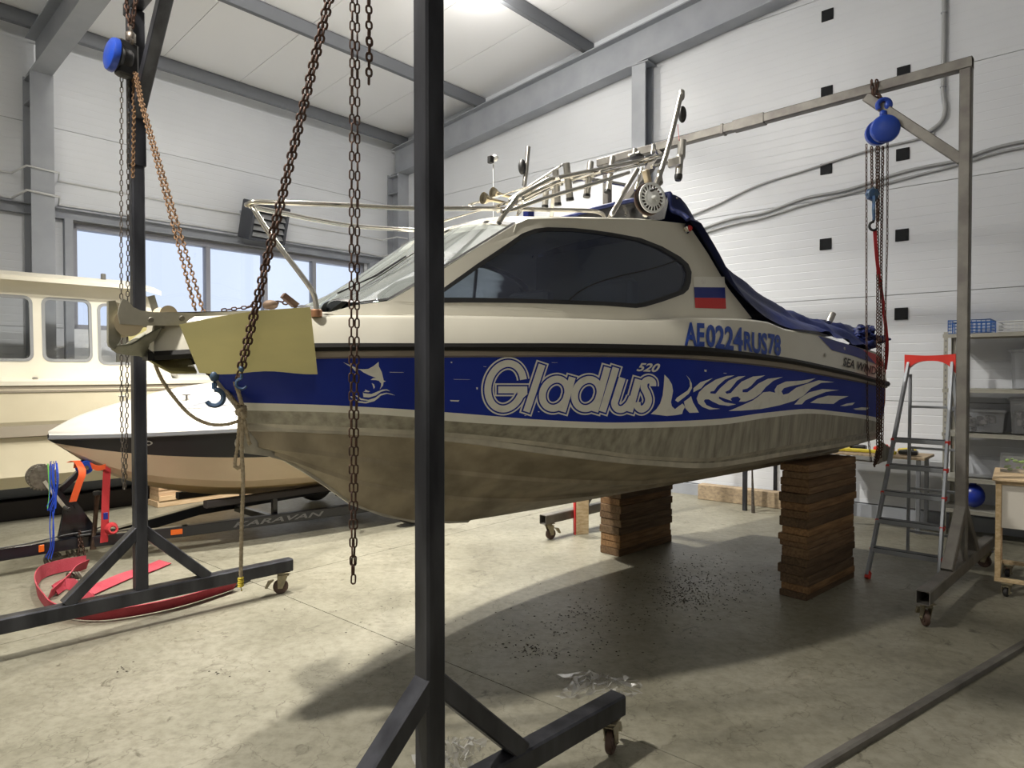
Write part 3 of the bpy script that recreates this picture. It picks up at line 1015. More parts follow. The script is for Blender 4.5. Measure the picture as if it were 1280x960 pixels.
# upper works: cream gunwale, foredeck, cabin base
WCAB = pchip([(0, .86), (1.8, .86), (2.2, .85), (3.0, .81), (3.7, .73), (4.2, .61), (4.5, .51), (4.75, .39), (5.0, .22), (5.1, .1)])
ZCB = pchip([(0, 1.93), (1.6, 2.02), (2.3, 2.075), (3.0, 2.04), (3.6, 2.01), (4.4, 1.985), (5.1, 1.97)])   # foot of the cabin side
def wcab(s, z): return WCAB(s) - .16 * (z - 2.0)
mb = MB()
for side in (1, -1):
    rows = [[B(s, side * (WR(s) - .012), ZB(s) - .004), B(s, side * (WR(s) - .02), ZB(s) + .02), B(s, side * (WR(s) - .055), ZA(s) - .012), B(s, side * max(.0, WR(s) - .068), ZA(s)), B(s, side * max(0, min(WR(s) - .08, wcab(min(s, 5.1), 2.0) + .004)), ZA(s) + .012 if s > 2.0 else ZA(s) + .006)] for s in SS]
    mb.loft(rows)
mb.loft([[B(5.6, v, 1.78), B(5.62, v, 1.80), B(5.6, v, 1.93)] for v in (-.05, .05)], caps=True)
# foredeck crown between the cabin sides
fore = []
for s in (5.6, 5.45, 5.3, 5.15, 5.0, 4.9, 4.78):
    w = max(.0, min(WR(s) - .08, wcab(min(s, 5.1), 2.0) + .004))
    fore.append([B(s, w * c, ZA(s) + .012 + .035 * (1 - c * c) * min(1, w / .2)) for c in (-1, -.6, -.2, .2, .6, 1)])
mb.loft(fore)
# cockpit sole and aft deck
mb.loft([[B(s, v, ZA(s) - .3 if .25 < s < 2.0 else ZA(s) - .004) for v in (-WR(s) + .15, 0, WR(s) - .15)] for s in (0, .24, .26, 1.0, 1.98)])
# transom top
mb.add([B(0, -(WR(0) - .02), ZB(0)), B(0, WR(0) - .02, ZB(0)), B(0, WR(0) - .07, ZA(0)), B(0, -(WR(0) - .07), ZA(0))], [(0, 1, 2, 3)])
mb.build('deck', M['white_gel'], boat, 35)
# inner floor
MB().loft([[B(s, -max(.02, WCAB(s) - .05), 1.5), B(s, max(.02, WCAB(s) - .05), 1.5)] for s in (2.0, 3, 4, 4.6, 4.95)]).build('cabin_sole', M['grey_trim'], boat)


def refine(vs2, tris, maxlen):
    """split long edges of a flat triangle mesh"""
    bm = bmesh.new()
    bv = [bm.verts.new((p[0], p[1], 0)) for p in vs2]
    for t in tris:
        try: bm.faces.new([bv[i] for i in t])
        except ValueError: pass
    for _ in range(7):
        es = [e for e in bm.edges if e.calc_length() > maxlen]
        if not es: break
        bmesh.ops.subdivide_edges(bm, edges=es, cuts=1, use_grid_fill=False)
        bmesh.ops.triangulate(bm, faces=[f for f in bm.faces if len(f.verts) > 3])
    bm.verts.ensure_lookup_table()
    bm.verts.index_update()
    v = [(p.co.x, p.co.y) for p in bm.verts]
    f = [tuple(q.index for q in fc.verts) for fc in bm.faces]
    bm.free()
    return v, f


def tess(loops):
    flat_pts = [p for l in loops for p in l]
    tri = tessellate_polygon([[Vector((p[0], p[1], 0)) for p in l] for l in loops])
    return flat_pts, [tuple(t) for t in tri]


def sheet(mb, loops, fn, off, thick=0.0, maxlen=.12):
    """flat outline (s, z) laid on the surface fn, both faces when thick > 0"""
    v, f = tess(loops)
    v, f = refine(v, f, maxlen)
    for side_off in ([off] if thick == 0 else [off, off - thick]):
        mb.add([fn(s, z, side_off) for s, z in v], f)
    if thick:
        for l in loops:
            n = len(l)
            rows = []
            for o in (off, off - thick):
                rows.append([fn(l[i % n][0], l[i % n][1], o) for i in range(n + 1)])
            mb.loft(rows)
    return mb


def cab_pt(sd):
    return lambda s, z, o: B(s, sd * (wcab(min(s, 5.1), z) + o), z)


def side_pt(s, z, o):
    return B(s, side_width(s, z) + o, z)


def on_cab(pts): return [meet(x, y, lambda s, z: wcab(min(max(s, 0), 5.1), z)) for x, y in pts]
def on_side(pts): return [meet(x, y, side_width) for x, y in pts]


# cabin side: outline and window opening, measured once on the near side, mirrored for the far side
outer_px = [(408, 392), (447, 381), (487, 376), (516, 359), (556, 335), (600, 308), (645, 280), (659, 274), (710, 273), (760, 273.5), (815, 275), (860, 280), (885, 317), (910, 360), (940, 398)]
outer = on_cab(outer_px)
outer += [(s, ZCB(s) - .06) for s in (2.6, 3.1, 3.6, 4.1, 4.6)]
seal_px = [(531, 377), (540, 371), (557, 358), (596, 330), (635, 304), (652, 292), (668, 286), (684, 284), (715, 285), (740, 287.5), (765, 291), (800, 297.5), (827, 308), (850, 321), (860, 330), (864, 340), (863, 353), (860, 362), (854, 367.5), (828, 377), (806, 383.5), (795, 385), (755, 382), (700, 380), (640, 378.5), (580, 378), (545, 378.5)]
pane_px = [(546, 371), (558, 363), (598, 335), (638, 309), (655, 297), (670, 291), (686, 289), (715, 289), (740, 291.5), (764, 295), (798, 301.5), (823, 311), (845, 324), (854, 332), (858, 341), (857, 351), (854, 359), (849, 363.5), (824, 372.5), (803, 378.5), (794, 379.5), (755, 377), (700, 375), (640, 373), (580, 372), (556, 372)]
seal = on_cab(seal_px)
pane = on_cab(pane_px)
for sd in (1, -1):
    mb = MB()
    sheet(mb, [outer, seal], cab_pt(sd), 0, .03, .2)
    mb.build('cabin_side', M['white_gel'], boat, 30)
    mb = MB()
    sheet(mb, [seal, pane], cab_pt(sd), .004, .03, .2)
    wf = mb.build('side_window', M['window_rubber'], boat, 30)
    if sd > 0:
        sheet(MB(), [pane], cab_pt(sd), -.004, 0, .2).build('pane', M['tint'], wf, 30)
    else:
        sheet(MB(), [pane], cab_pt(sd), -.004, 0, .2).build('pane', M['clear'], wf, 30)
        MB().bar(B(3.22, -wcab(3.22, 2.07), 2.07), B(3.22, -wcab(3.22, 2.47), 2.47), .02, .02, BD, .002).build('mullion', M['window_rubber'], wf)
# curved dark edge of the inner lining showing in the tinted pane
decal_line = [(709, 378), (722, 366), (745, 354), (775, 345), (810, 337), (834, 330), (846, 325)]
# windscreen: near pillar line to the middle, two panes and a centre bar
pil = on_cab([(447, 381), (487, 376), (516, 359), (556, 335), (600, 308), (645, 280)])
pil3 = [(s, wcab(min(s, 5.1), z), z) for s, z in pil]
cen3 = [(float(np.interp(u, [0, .42, 1], [4.80, 4.40, 4.02])), 0.0, float(np.interp(u, [0, .42, 1], [1.985, 2.265, 2.525]))) for u in np.linspace(0, 1, 6)]
def ws_pt(u, c):
    """u bottom to top, c -1 far pillar .. 0 centre .. 1 near pillar"""
    x = u * 5
    i = min(int(x), 4)
    k = x - i
    a = [pil3[i][q] * (1 - k) + pil3[i + 1][q] * k for q in range(3)]
    m_ = [cen3[i][q] * (1 - k) + cen3[i + 1][q] * k for q in range(3)]
    t = abs(c)
    bulge = .10 * math.sin(math.pi * t) * (1 - .3 * u)
    return B(m_[0] + (a[0] - m_[0]) * t ** 1.6 + bulge * .6, math.copysign(1, c) * a[1] * t, m_[2] + (a[2] - m_[2]) * t + bulge * .35 * (t < 1))
wsf = MB()
for cs in ((-.028, .028), (-1.0, -.97), (.965, 1.0)):
    wsf.loft([[ws_pt(u, cs[0]) + ZUP * .006, ws_pt(u, (cs[0] + cs[1]) / 2) + ZUP * .012, ws_pt(u, cs[1]) + ZUP * .006] for u in np.linspace(0, 1, 11)])
for us_ in ((0, .035), (.975, 1.0)):
    wsf.loft([[ws_pt(us_[0], c) + ZUP * .008, ws_pt(us_[1], c) + ZUP * .008] for c in np.linspace(-1, 1, 21)])
wso = wsf.build('windscreen', M['window_rubber'], boat, 40)
for c0, c1 in ((.028, .967), (-.967, -.028)):
    MB().loft([[ws_pt(u, c) for c in np.linspace(c0, c1, 10)] for u in np.linspace(.03, .975, 10)]).build('pane', M['greyglass'], wso, 60)
wip = MB().tube([ws_pt(.08, .35) + ZUP * .03, ws_pt(.3, .4) + ZUP * .025, ws_pt(.55, .22) + ZUP * .02], .006, 6)
wip.build('wiper', M['black_plastic'], wso)
# roof with its forward visor
roof_px = [(645, 280), (659, 274), (710, 273), (760, 273.5), (815, 275), (860, 280)]
re = on_cab(roof_px)
mb = MB()
rows = []
for (s, z) in re:
    w = wcab(s, z)
    cs = np.linspace(-1, 1, 13)
    fwd = .12 * (s > 4.0) + .05 * (3.9 < s <= 4.0)
    rows.append([B(s + fwd * (1 - c * c), w * c + .004 * c, z + .055 * (1 - c ** 4)) for c in cs])
mb.loft(rows)
lip = [p - ZUP * .045 - BD * .02 for p in rows[0]]
mb.loft([rows[0], lip])
mb.loft([[p - ZUP * .03 for p in r] for r in rows])
mb.build('roof', M['white_gel'], boat, 40)
ZROOF = pchip(sorted([(s, z) for s, z in re]))
# dashboard and seats seen through the panes
mb = MB().mat(0)
mb.loft([[B(4.75, v * .35, 1.98), B(4.2, v * .55, 2.02), B(4.1, v * .55, 1.95), B(4.1, v * .55, 1.6)] for v in (-1, 1)])
mb.build('dashboard', M['black_plastic'], boat)
for v in (-.38, .38):
    mb = MB()
    mb.obox(B(3.2, v, 1.85), (.45, .42, .12), BD, BN, ZUP, .03)
    mb.obox(B(2.98, v, 2.08), (.1, .42, .42), BD, BN, ZUP, .03)
    mb.cyl(B(3.2, v, 1.5), B(3.2, v, 1.8), .05)
    mb.build('seat', M['grey_trim'], boat, 40)
# aft bulkhead of the cabin
mb = MB()
mb.add([B(2.62, -.74, 1.5), B(2.62, .74, 1.5), B(2.62, .7, 2.62), B(2.62, -.7, 2.62)], [(0, 1, 2, 3)])
mb.build('bulkhead', M['grey_trim'], boat)
# red side light near the aft roof corner
c_ = flat(858, 286, .78)
s_, z_ = on_cab([(857, 286)])[0]
c_ = B(s_, wcab(s_, z_), z_)
MB().lathe(c_, BN, [(.03, 0), (.032, .01), (.022, .012), (.022, .03), (.014, .04)], 14).build('side_light', M['chrome'], boat, 40)
MB().lathe(c_ + BN * .012, BN, [(.021, 0), (.021, .02), (.012, .032)], 12).build('light_lens', M['print_red'], boat, 40)
# drain screws on the gunwale
for px, py in ((1031, 444), (1055, 436)):
    q = on_side([(px, py)])[0]
    if q: MB().lathe(side_pt(q[0], q[1], 0), BN, [(.014, 0), (.014, .006), (.006, .008)], 10).build('screw_cap', M['steel_dull'], boat)

# ---- lettering and graphics laid on the near side
def decal(name, m, loops_px, off, conv=on_side, fn=side_pt, maxlen=.06, label=None):
    mb = MB()
    for loops in loops_px:
        lp = [conv(l) for l in loops]
        if any(q is None for l in lp for q in l): continue
        sheet(mb, lp, fn, off, 0, maxlen)
    o = mb.build(name, m, boat, 40)
    if label: o['label'] = label
    return o


def stroke(path, w, per=5, curve=True):
    """ribbon round a centre line with round ends, returned as convex pieces"""
    p = catmull([V(*q) for q in path], per) if curve and len(path) > 2 else [V(*q) for q in path]
    out = []
    L, Rr = [], []
    n = len(p)
    for i in range(n):
        d = unit(p[min(i + 1, n - 1)] - p[max(i - 1, 0)])
        nn = V(-d[1], d[0])
        L.append(p[i] + nn * w / 2)
        Rr.append(p[i] - nn * w / 2)
    for i in range(n - 1):
        out.append([[tuple(L[i]), tuple(L[i + 1]), tuple(Rr[i + 1]), tuple(Rr[i])]])
    return out


def ell(cx, cy, rx, ry, sl, a0, a1, n=26):
    """slanted ellipse arc, degrees, y down"""
    pts = []
    for i in range(n + 1):
        a = R(a0 + (a1 - a0) * i / n)
        x, y = rx * math.cos(a), -ry * math.sin(a)
        pts.append((cx + x - y * sl, cy + y))
    return pts


Z5 = 5.3333
glyph = []
glyph.append((ell(168, 228, 118, 152, .12, 17, 336, 34) + [(300, 262)], True))            # G
glyph.append(([(312, 252), (118, 252)], False))
glyph.append(([(410, 84), (306, 398)], False))                                             # l
glyph.append((ell(497, 278, 84, 97, .14, 0, 360, 30), True)); glyph.append(([(612, 168), (546, 398)], False))   # a
glyph.append((ell(712, 280, 84, 97, .14, 0, 360, 30), True)); glyph.append(([(846, 102), (762, 398)], False))   # d
glyph.append(([(903, 104), (812, 398)], False))                                            # i
glyph.append(([(945, 172), (905, 300), (893, 345), (912, 378), (950, 380), (990, 345), (1012, 300)], True)); glyph.append(([(1052, 182), (992, 398)], False))  # u
glyph.append(([(1148, 228), (1146, 200), (1122, 186), (1095, 200), (1090, 238), (1110, 278), (1120, 322), (1105, 362), (1074, 382), (1048, 366), (1044, 334)], True))  # s
for wd, off, m, nm in ((86, .0022, 'print_white', 'lettering_outline'), (66, .0030, 'blue_vinyl', 'lettering_gap'), (46, .0038, 'print_white', 'lettering')):
    loops = []
    for path, cv in glyph:
        ext = (wd - 46) / 2
        p = [V(*q) for q in path]
        if not cv:
            d = unit(p[-1] - p[0])
            p[0] = p[0] - d * ext
            p[-1] = p[-1] + d * ext
        loops += stroke([(600 + q[0] / Z5, 440 + q[1] / Z5) for q in p], wd / Z5, 2 if len(p) > 12 else 6, cv)
    decal(nm, M[m], loops, off, maxlen=.2)


def text_loops(body, shear=0.0, bold=0.0, spacing=1.0):
    """outlines of a text as triangles in unit font space"""
    cu = bpy.data.curves.new('lettering', 'FONT')
    cu.body = body
    cu.shear = shear
    cu.offset = bold
    cu.space_character = spacing
    cu.resolution_u = 3
    ob = bpy.data.objects.new('lettering', cu)
    COL.objects.link(ob)
    dg = bpy.context.evaluated_depsgraph_get()
    me = bpy.data.meshes.new_from_object(ob.evaluated_get(dg))
    v = [(p.co.x, p.co.y) for p in me.vertices]
    f = [tuple(q.vertices) for q in me.polygons]
    bpy.data.objects.remove(ob)
    bpy.data.curves.remove(cu)
    bpy.data.meshes.remove(me)
    x0, x1 = min(p[0] for p in v), max(p[0] for p in v)
    y0, y1 = min(p[1] for p in v), max(p[1] for p in v)
    return [((p[0] - x0) / (x1 - x0), (p[1] - y0) / (y1 - y0)) for p in v], f


def text_decal(name, m, body, quad, off, conv=on_side, fn=side_pt, **kw):
    """quad: top left, top right, bottom left, bottom right in the photograph's frame"""
    v, f = text_loops(body, **kw)
    tl_, tr_, bl_, br_ = [V(*q) for q in quad]
    pts = []
    for x, y in v:
        top = tl_ + (tr_ - tl_) * x
        bot = bl_ + (br_ - bl_) * x
        q = bot + (top - bot) * y
        pts.append((q[0], q[1]))
    sz = conv(pts)
    mb = MB()
    ok = [q if q is not None else (0, 1.5) for q in sz]
    mb.add([fn(s, z, off) for s, z in ok], f)
    o = mb.build(name, m, boat)
    return o


text_decal('model_number', M['print_white'], '520', ((797, 453.5), (825, 454.5), (794.5, 464), (822.5, 465.5)), .0045, shear=.25, bold=.03)
for body, x0, x1, yt0, yt1, yb0, yb1 in (('AE', 855, 880, 402.5, 404, 432, 433.5), ('0224', 882, 928, 405, 409.5, 433.5, 441.5), ('RUS', 929.5, 958.5, 414, 416.5, 438, 445.5), ('78', 959.5, 975.5, 416.5, 419, 442.5, 446)):
    text_decal('registration', M['print_reg'], body, ((x0, yt0), (x1, yt1), (x0, yb0), (x1, yb1)), .004, bold=.036)
text_decal('boat_name', M['print_black'], 'SEA WIND F', ((1055, 446.5), (1102, 461), (1053, 457), (1101, 471)), .004, bold=.02)

Z4 = 4.2667
flames = [
    [(128, 78), (150, 100), (168, 130), (174, 165), (168, 200), (163, 225), (168, 247), (185, 262), (205, 245), (225, 232), (238, 250), (228, 268), (222, 288), (190, 294), (140, 298), (55, 288), (85, 262), (105, 232), (118, 190), (124, 140)],
    [(245, 80), (262, 100), (274, 125), (275, 150), (258, 180), (230, 202), (200, 225), (185, 215), (195, 200), (225, 180), (252, 162), (264, 140), (262, 110)],
    [(232, 222), (256, 205), (270, 192), (280, 225), (312, 280), (262, 282), (240, 258)],
    [(283, 150), (320, 118), (385, 97), (345, 125), (325, 150), (282, 172)],
    [(300, 205), (312, 172), (345, 140), (400, 105), (460, 85), (502, 82), (450, 105), (412, 138), (392, 165), (374, 168), (372, 178), (400, 180), (425, 150), (470, 110), (520, 88), (560, 85), (515, 110), (488, 145), (474, 160), (452, 170), (460, 180), (482, 176), (505, 150), (540, 115), (600, 88), (665, 82), (620, 105), (590, 138), (570, 152), (545, 158), (545, 172), (570, 172), (600, 150), (630, 125), (680, 100), (760, 90), (710, 110), (668, 145), (640, 180), (600, 208), (560, 222), (525, 222), (535, 208), (520, 195), (492, 198), (480, 208), (488, 218), (455, 208), (420, 195), (418, 205), (450, 225), (510, 236), (470, 245), (420, 238), (385, 222), (365, 210), (345, 210), (338, 218), (352, 240), (385, 255), (425, 260), (370, 265), (330, 250), (308, 230)],
    [(470, 272), (545, 240), (600, 215), (635, 190), (655, 172), (690, 168), (720, 175), (715, 160), (730, 135), (775, 115), (860, 110), (935, 97), (890, 122), (800, 140), (765, 150), (752, 168), (762, 185), (790, 178), (830, 148), (880, 130), (950, 108), (1035, 118), (965, 122), (910, 150), (870, 190), (820, 218), (740, 242), (640, 262), (540, 270)],
    [(820, 238), (850, 205), (900, 172), (970, 155), (1060, 160), (990, 170), (925, 195), (880, 215), (862, 236)],
    [(905, 228), (945, 205), (1000, 190), (1110, 193), (1060, 212), (1030, 234), (960, 232)],
    [(1065, 245), (1100, 232), (1145, 226), (1130, 240), (1090, 246)],
    [(1135, 260), (1180, 252), (1222, 255), (1200, 268), (1150, 266)]]
decal('flame_graphic', M['print_white'], [[[(800 + x / Z4, 450 + y / Z4) for x, y in p]] for p in flames], .003)
Zm = 10.667
marlin = [
    [(300, 135), (420, 183), (500, 225), (570, 230), (640, 225), (705, 190), (778, 130), (780, 190), (820, 270), (836, 340), (845, 380), (876, 390), (843, 402), (835, 450), (790, 502), (808, 460), (812, 420), (780, 385), (740, 375), (670, 372), (700, 350), (742, 345), (650, 310), (560, 265), (550, 300), (500, 298), (470, 262), (430, 215)],
    [(470, 320), (580, 373), (660, 400), (715, 430), (728, 470), (700, 512), (640, 535), (575, 530), (602, 515), (590, 485), (640, 475), (682, 450), (670, 420), (612, 400), (545, 427), (575, 385)],
    [(160, 505), (245, 525), (330, 480), (420, 465), (500, 460), (535, 500), (580, 550), (680, 560), (750, 532), (830, 500), (890, 497), (930, 522), (875, 512), (810, 530), (740, 580), (650, 607), (560, 600), (500, 540), (430, 500), (330, 508), (250, 542), (190, 524)],
    [(98, 548), (180, 578), (260, 560), (330, 535), (420, 530), (480, 560), (540, 618), (640, 638), (730, 610), (800, 560), (880, 543), (940, 555), (1000, 580), (890, 556), (810, 580), (740, 628), (650, 655), (540, 640), (480, 590), (420, 552), (330, 555), (250, 588), (160, 588)],
    [(300, 575), (380, 578), (440, 600), (500, 650), (600, 665), (700, 640), (800, 595), (720, 655), (610, 685), (510, 675), (440, 620), (380, 590)]]
decal('marlin_graphic', M['print_white'], [[[(400 + x / Zm, 440 + y / Zm) for x, y in p]] for p in marlin], .003, maxlen=.05)
# scratches in the vinyl
scr = []
for (x, y, w, h) in ((425, 470, 9, .5), (486, 465, 19, .7), (474, 478, 12, .5), (566, 474, 22, .5), (562, 500, 12, 2), (390, 470, 6, .5), (395, 497, 5, .5), (345, 478, 9, .5), (350, 484, 12, .5), (563, 452, 2, 2), (595, 484, 2, 3), (604, 458, 4, .6), (689, 453, 8, .5), (655, 519, 3, .8), (672, 514, 2, 1.2), (880, 462, 3, 3), (904, 466, 4, 1)):
    scr.append([[(x, y), (x + w, y + .3), (x + w * .9, y + h), (x + w * .1, y + h * .8)]])
decal('scratch', M['print_white'], scr, .0018)
decal('lining_edge', M['window_rubber'], stroke(decal_line, 1.6, 5), .001, on_cab, cab_pt(1), .2)
# tricolour and stripes
for nm, m, y0, y1 in (('flag', 'print_white', 346, 359), ('flag', 'print_blue', 359, 372.2), ('flag', 'print_red', 372.2, 385)):
    k0, k1 = (y0 - 346) / 39, (y1 - 346) / 39
    decal(nm, M[m], [[[(866 + 2.5 * k0, y0 + 0), (905 + 2 * k0, y0 + 1 * k0), (905 + 2 * k1, y1 + 1 * k1), (866 + 2.5 * k1, y1)]]], .004, on_cab, cab_pt(1))
decal('side_stripe', M['print_blue'], [[[(1022, 420), (1055, 429), (1078, 437), (1092, 444), (1094, 455), (1070, 446), (1040, 438)]]], .004)
decal('side_stripe', M['print_red'], [[[(1078, 437), (1097, 444), (1103, 452), (1104, 459), (1094, 455), (1086, 446)]]], .0045)

# ---- tarpaulin over the cockpit, with its smoked front panel
ZT = pchip([(.05, 2.06), (.14, 2.10), (.5, 2.13), (.76, 2.145), (1.1, 2.185), (1.54, 2.275), (1.85, 2.375), (2.15, 2.49), (2.4, 2.69), (2.55, 2.805), (2.64, 2.845), (2.70, 2.85)])
low = sorted(on_cab([(861, 280), (885, 317), (910, 360), (928, 382)]) + [(1.97, 2.06), (1.75, 2.0), (1.3, 1.995), (.9, 1.945), (.5, 1.91), (.12, 1.89), (.05, 1.88)])
ZL = pchip(low)
def wlow(s): return float(np.interp(s, [0, 1.7, 2.1, 2.7], [.98, 1.03, .90, .80]))
def wtop(s): return float(np.interp(s, [0, 1.0, 2.0, 2.7], [.75, .66, .66, .66]))
mb = MB()
rows = []
trng = random.Random(3)
ss_ = np.linspace(.06, 2.72, 46)
for i, s in enumerate(ss_):
    zt, zl, wl_, wt_ = ZT(s), min(ZL(s), ZT(s) - .02), wlow(s), wtop(s)
    row = []
    for c in np.linspace(-1, 1, 41):
        a = abs(c)
        if a > .5:
            k = (a - .5) / .5
            wob = .014 * math.sin(7 * k + 5 * s) * math.sin(math.pi * k) + .012 * math.sin(18 * s + 4 * k) * (s < 1.4)
            w = wt_ + (wl_ - wt_) * k - .05 * math.sin(math.pi * k) * (s > 1.0)
            z = zt + (zl - zt) * k ** 1.15
            row.append(B(s + wob * .5, math.copysign(w + wob, c), z + wob))
        else:
            k = a / .5
            dip = -.06 * (1 - k * k) * (1.0 if s < 2.3 else .2) + .006 * math.sin(16 * s + 9 * c)
            row.append(B(s, math.copysign(wt_ * k, c), zt + dip + .03 * (1 - k) * (s > 2.2)))
    rows.append(row)
mb.loft(rows)
tarp = mb.build('cockpit_cover', M['tarp'], boat, 60)
tarp['label'] = 'navy canvas cover'
mb = MB()
arch = rows[-1]
mb.tube(arch, .017, 7)
mb.tube([p + BN * 0 for p in [arch[0], B(2.66, -.7, 2.62)]], .012, 6)
mb.build('cover_hem', M['tarp'], boat, 60)
# smoked panel between the arch and the roof
mb = MB()
bot = [B(2.78, math.copysign(min(abs(float(np.dot(p - BT, BN))), .72), float(np.dot(p - BT, BN))), ZROOF(2.78) + .03) for p in arch[9:-9]]
mb.loft([arch[9:-9], bot])
mb.build('cover_window', M['clear_vinyl'], boat, 60)
for k_ in (6, 4, 2):
    MB().ball(rows[-2][-1 - k_ * 2] + BN * .006, .008, 8, 6).build('snap_button', M['chrome'], boat)
# gathered cloth at the stern corner
mb = MB()
for i in range(22):
    s = .05 + .015 * i + trng.uniform(0, .05)
    v = .86 + trng.uniform(-.14, .14)
    z = 1.93 + trng.uniform(0, .16)
    k0_ = len(mb.v)
    mb.ball(B(s, v, z), trng.uniform(.03, .06), 11, 8, (trng.uniform(.7, 1.5), trng.uniform(.7, 1.4), trng.uniform(.5, 1.0)))
    for q_ in range(k0_, len(mb.v)): mb.v[q_] = tuple(c_ + trng.uniform(-.014, .014) for c_ in mb.v[q_])
mb.build('gathered_cloth', M['tarp'], boat, 60)
q = flat(1036, 403, .9)
MB().lathe(q, unit(flat(1044, 387, .9) - q), [(.018, 0), (.024, .01), (.024, .1), (.02, .1), (.02, .03)], 12).build('rod_holder', M['steel_dull'], boat, 40)

# ---- bow rail
def tube_px(name, pts, r, m='chrome', n=8, per=5):
    p3 = [flat(*p) for p in pts]
    return MB().tube(catmull(p3, per) if len(p3) > 2 else p3, r, n).build(name, M[m], boat, 60)


near_rail = [(310.5, 256.5, .0), (312, 254, .02), (320, 252.5, .045), (340, 253, .08), (380, 254.5, .13), (440, 257, .21), (515, 260.5, .29), (600, 260.5, .37), (700, 262.5, .46), (738, 263.5, .49), (750, 266, .50), (755, 270, .50), (757, 276, .50)]
p3 = [flat(*p) for p in near_rail]
for sd in (1, -1):
    pts = []
    for p in p3:
        v = float(np.dot(p - BT, BN))
        pts.append(p - BN * v * (1 - sd))
    MB().tube(catmull(pts, 5), .0125, 9).build('bow_rail', M['chrome'], boat, 60)
st = [(314, 256, .02), (333, 286, .11), (352, 312, .20), (372, 338, .28), (388, 360, .34), (393, 370, .352), (395, 380, .356), (395.5, 391, .358)]
p3 = [flat(*p) for p in st]
for sd in (1,):
    MB().tube(catmull([p - BN * float(np.dot(p - BT, BN)) * (1 - sd) for p in p3], 5), .0125, 9).build('rail_stanchion', M['chrome'], boat, 60)
    b_ = p3[-1] - BN * float(np.dot(p3[-1] - BT, BN)) * (1 - sd)
    MB().cyl(b_ + ZUP * -.02, b_ + ZUP * .015, .026).build('rail_foot', M['copper'], boat, 40)

# ---- rod rack on the roof
def X(x, y): return 580 + x / 4.2667, 170 + y / 4.2667
NR = .62
tube_px('rack_tube', [(*X(185, 465), NR), (*X(205, 430), NR), (*X(235, 390), NR), (*X(280, 330), NR)], .014)
tube_px('rack_tube', [(*X(268, 455), .45), (*X(298, 400), .45)], .014)
tube_px('rack_tube', [(*X(200, 403), NR), (*X(280, 385), NR), (*X(420, 335), NR), (*X(640, 270), NR), (*X(880, 195), NR)], .011)
tube_px('rack_tube', [(*X(245, 350), .5), (*X(330, 300), .5), (*X(440, 240), .5), (*X(480, 228), .5), (*X(640, 195), .5), (*X(900, 140), .5), (*X(1080, 100), .5)], .014)
tube_px('rack_tube', [(*X(250, 365), .3), (*X(340, 318), .3), (*X(460, 262), .3), (*X(520, 240), .3), (*X(700, 205), .3), (*X(960, 150), .3)], .013)
tube_px('rack_tube', [(*X(300, 358), .1), (*X(400, 300), .1), (*X(500, 248), .1), (*X(560, 236), .1), (*X(660, 232), .1), (*X(760, 244), .1), (*X(870, 264), .1)], .014)
tube_px('rack_tube', [(*X(238, 340), -.1), (*X(300, 300), -.1), (*X(420, 222), -.1), (*X(512, 162), -.1)], .009, 'white_paint')
tube_px('antenna_tip', [(*X(508, 164), -.1), (*X(524, 154), -.1)], .011, 'black_plastic')
tube_px('rack_tube', [(*X(775, 440), .6), (*X(830, 345), .6), (*X(880, 255), .6), (*X(925, 180), .6)], .016, 'steel_dull')
tube_px('rack_tube', [(*X(915, 290), .35), (*X(930, 240), .35), (*X(950, 170), .35)], .012)
tube_px('rack_tube', [(*X(1000, 165), .5), (*X(1060, 150), .5), (*X(1140, 128), .5)], .013, 'steel_dull')
tube_px('rack_tube', [(*X(800, 380), .2), (*X(840, 390), .2), (*X(880, 360), .2), (*X(860, 420), .2)], .009)
# cross members so that the rack is one frame
for (x, y, v0, v1) in ((250, 350, -.3, .6), (480, 230, -.3, .55), (700, 200, -.3, .55), (940, 145, -.1, .62), (420, 335, .1, .62)):
    a = flat(*X(x, y), .5)
    MB().tube([a + BN * (v1 - .5), a + BN * (v0 - .5)], .011, 8).build('cross_tube', M['chrome'], boat, 60)
# far-side feet of the rack
for (x, y) in ((250, 352), (940, 150)):
    a = flat(*X(x, y), .5)
    a = a - BN * .8
    s = -float(np.dot(a - BT, BD))
    MB().tube([a, B(s - .05, -.4, ZROOF(min(max(s, 2.75), 4.0)) + .04)], .013, 8).build('rack_tube', M['chrome'], boat, 60)
# rod holder tubes: top and bottom in the photograph and the line they hang on
for (xt, yt, xb, yb, v, r_) in ((443, 218, 432, 375, .0, .021), (488, 182, 500, 362, .25, .021), (545, 146, 565, 335, .4, .022), (676, 140, 655, 318, .3, .022), (792, 112, 766, 294, .25, .022), (910, 70, 905, 130, .1, .021)):
    a, b_ = flat(*X(xt, yt), v), flat(*X(xb, yb), v)
    d = b_ - a
    L_ = np.linalg.norm(d)
    h = MB().lathe(a, d, [(r_ * .8, .02), (r_ * .85, 0), (r_, 0), (r_, L_), (r_ * .8, L_), (r_ * .8, L_ - .03)], 14).build('rod_holder', M['steel_dull'], boat, 40)
    MB().lathe(a + d * .97, d, [(r_ * 1.08, 0), (r_ * 1.08, .018), (r_ * .6, .018)], 12).build('end_cap', M['black_plastic'], h, 40)
    mid = a + d * .45
    MB().tube([mid - BN * .05, mid + BN * .05], .012, 6).build('clamp', M['steel_dull'], h)
a, b_ = flat(*X(1163, 24), .62), flat(*X(1158, 118), .62)
h = MB().lathe(a, b_ - a, [(.022, .02), (.022, 0), (.027, 0), (.027, np.linalg.norm(b_ - a))], 14).build('rod_holder', M['steel_dull'], boat, 40)
a, b_ = flat(*X(1152, 105), .64), flat(*X(1143, 222), .64)
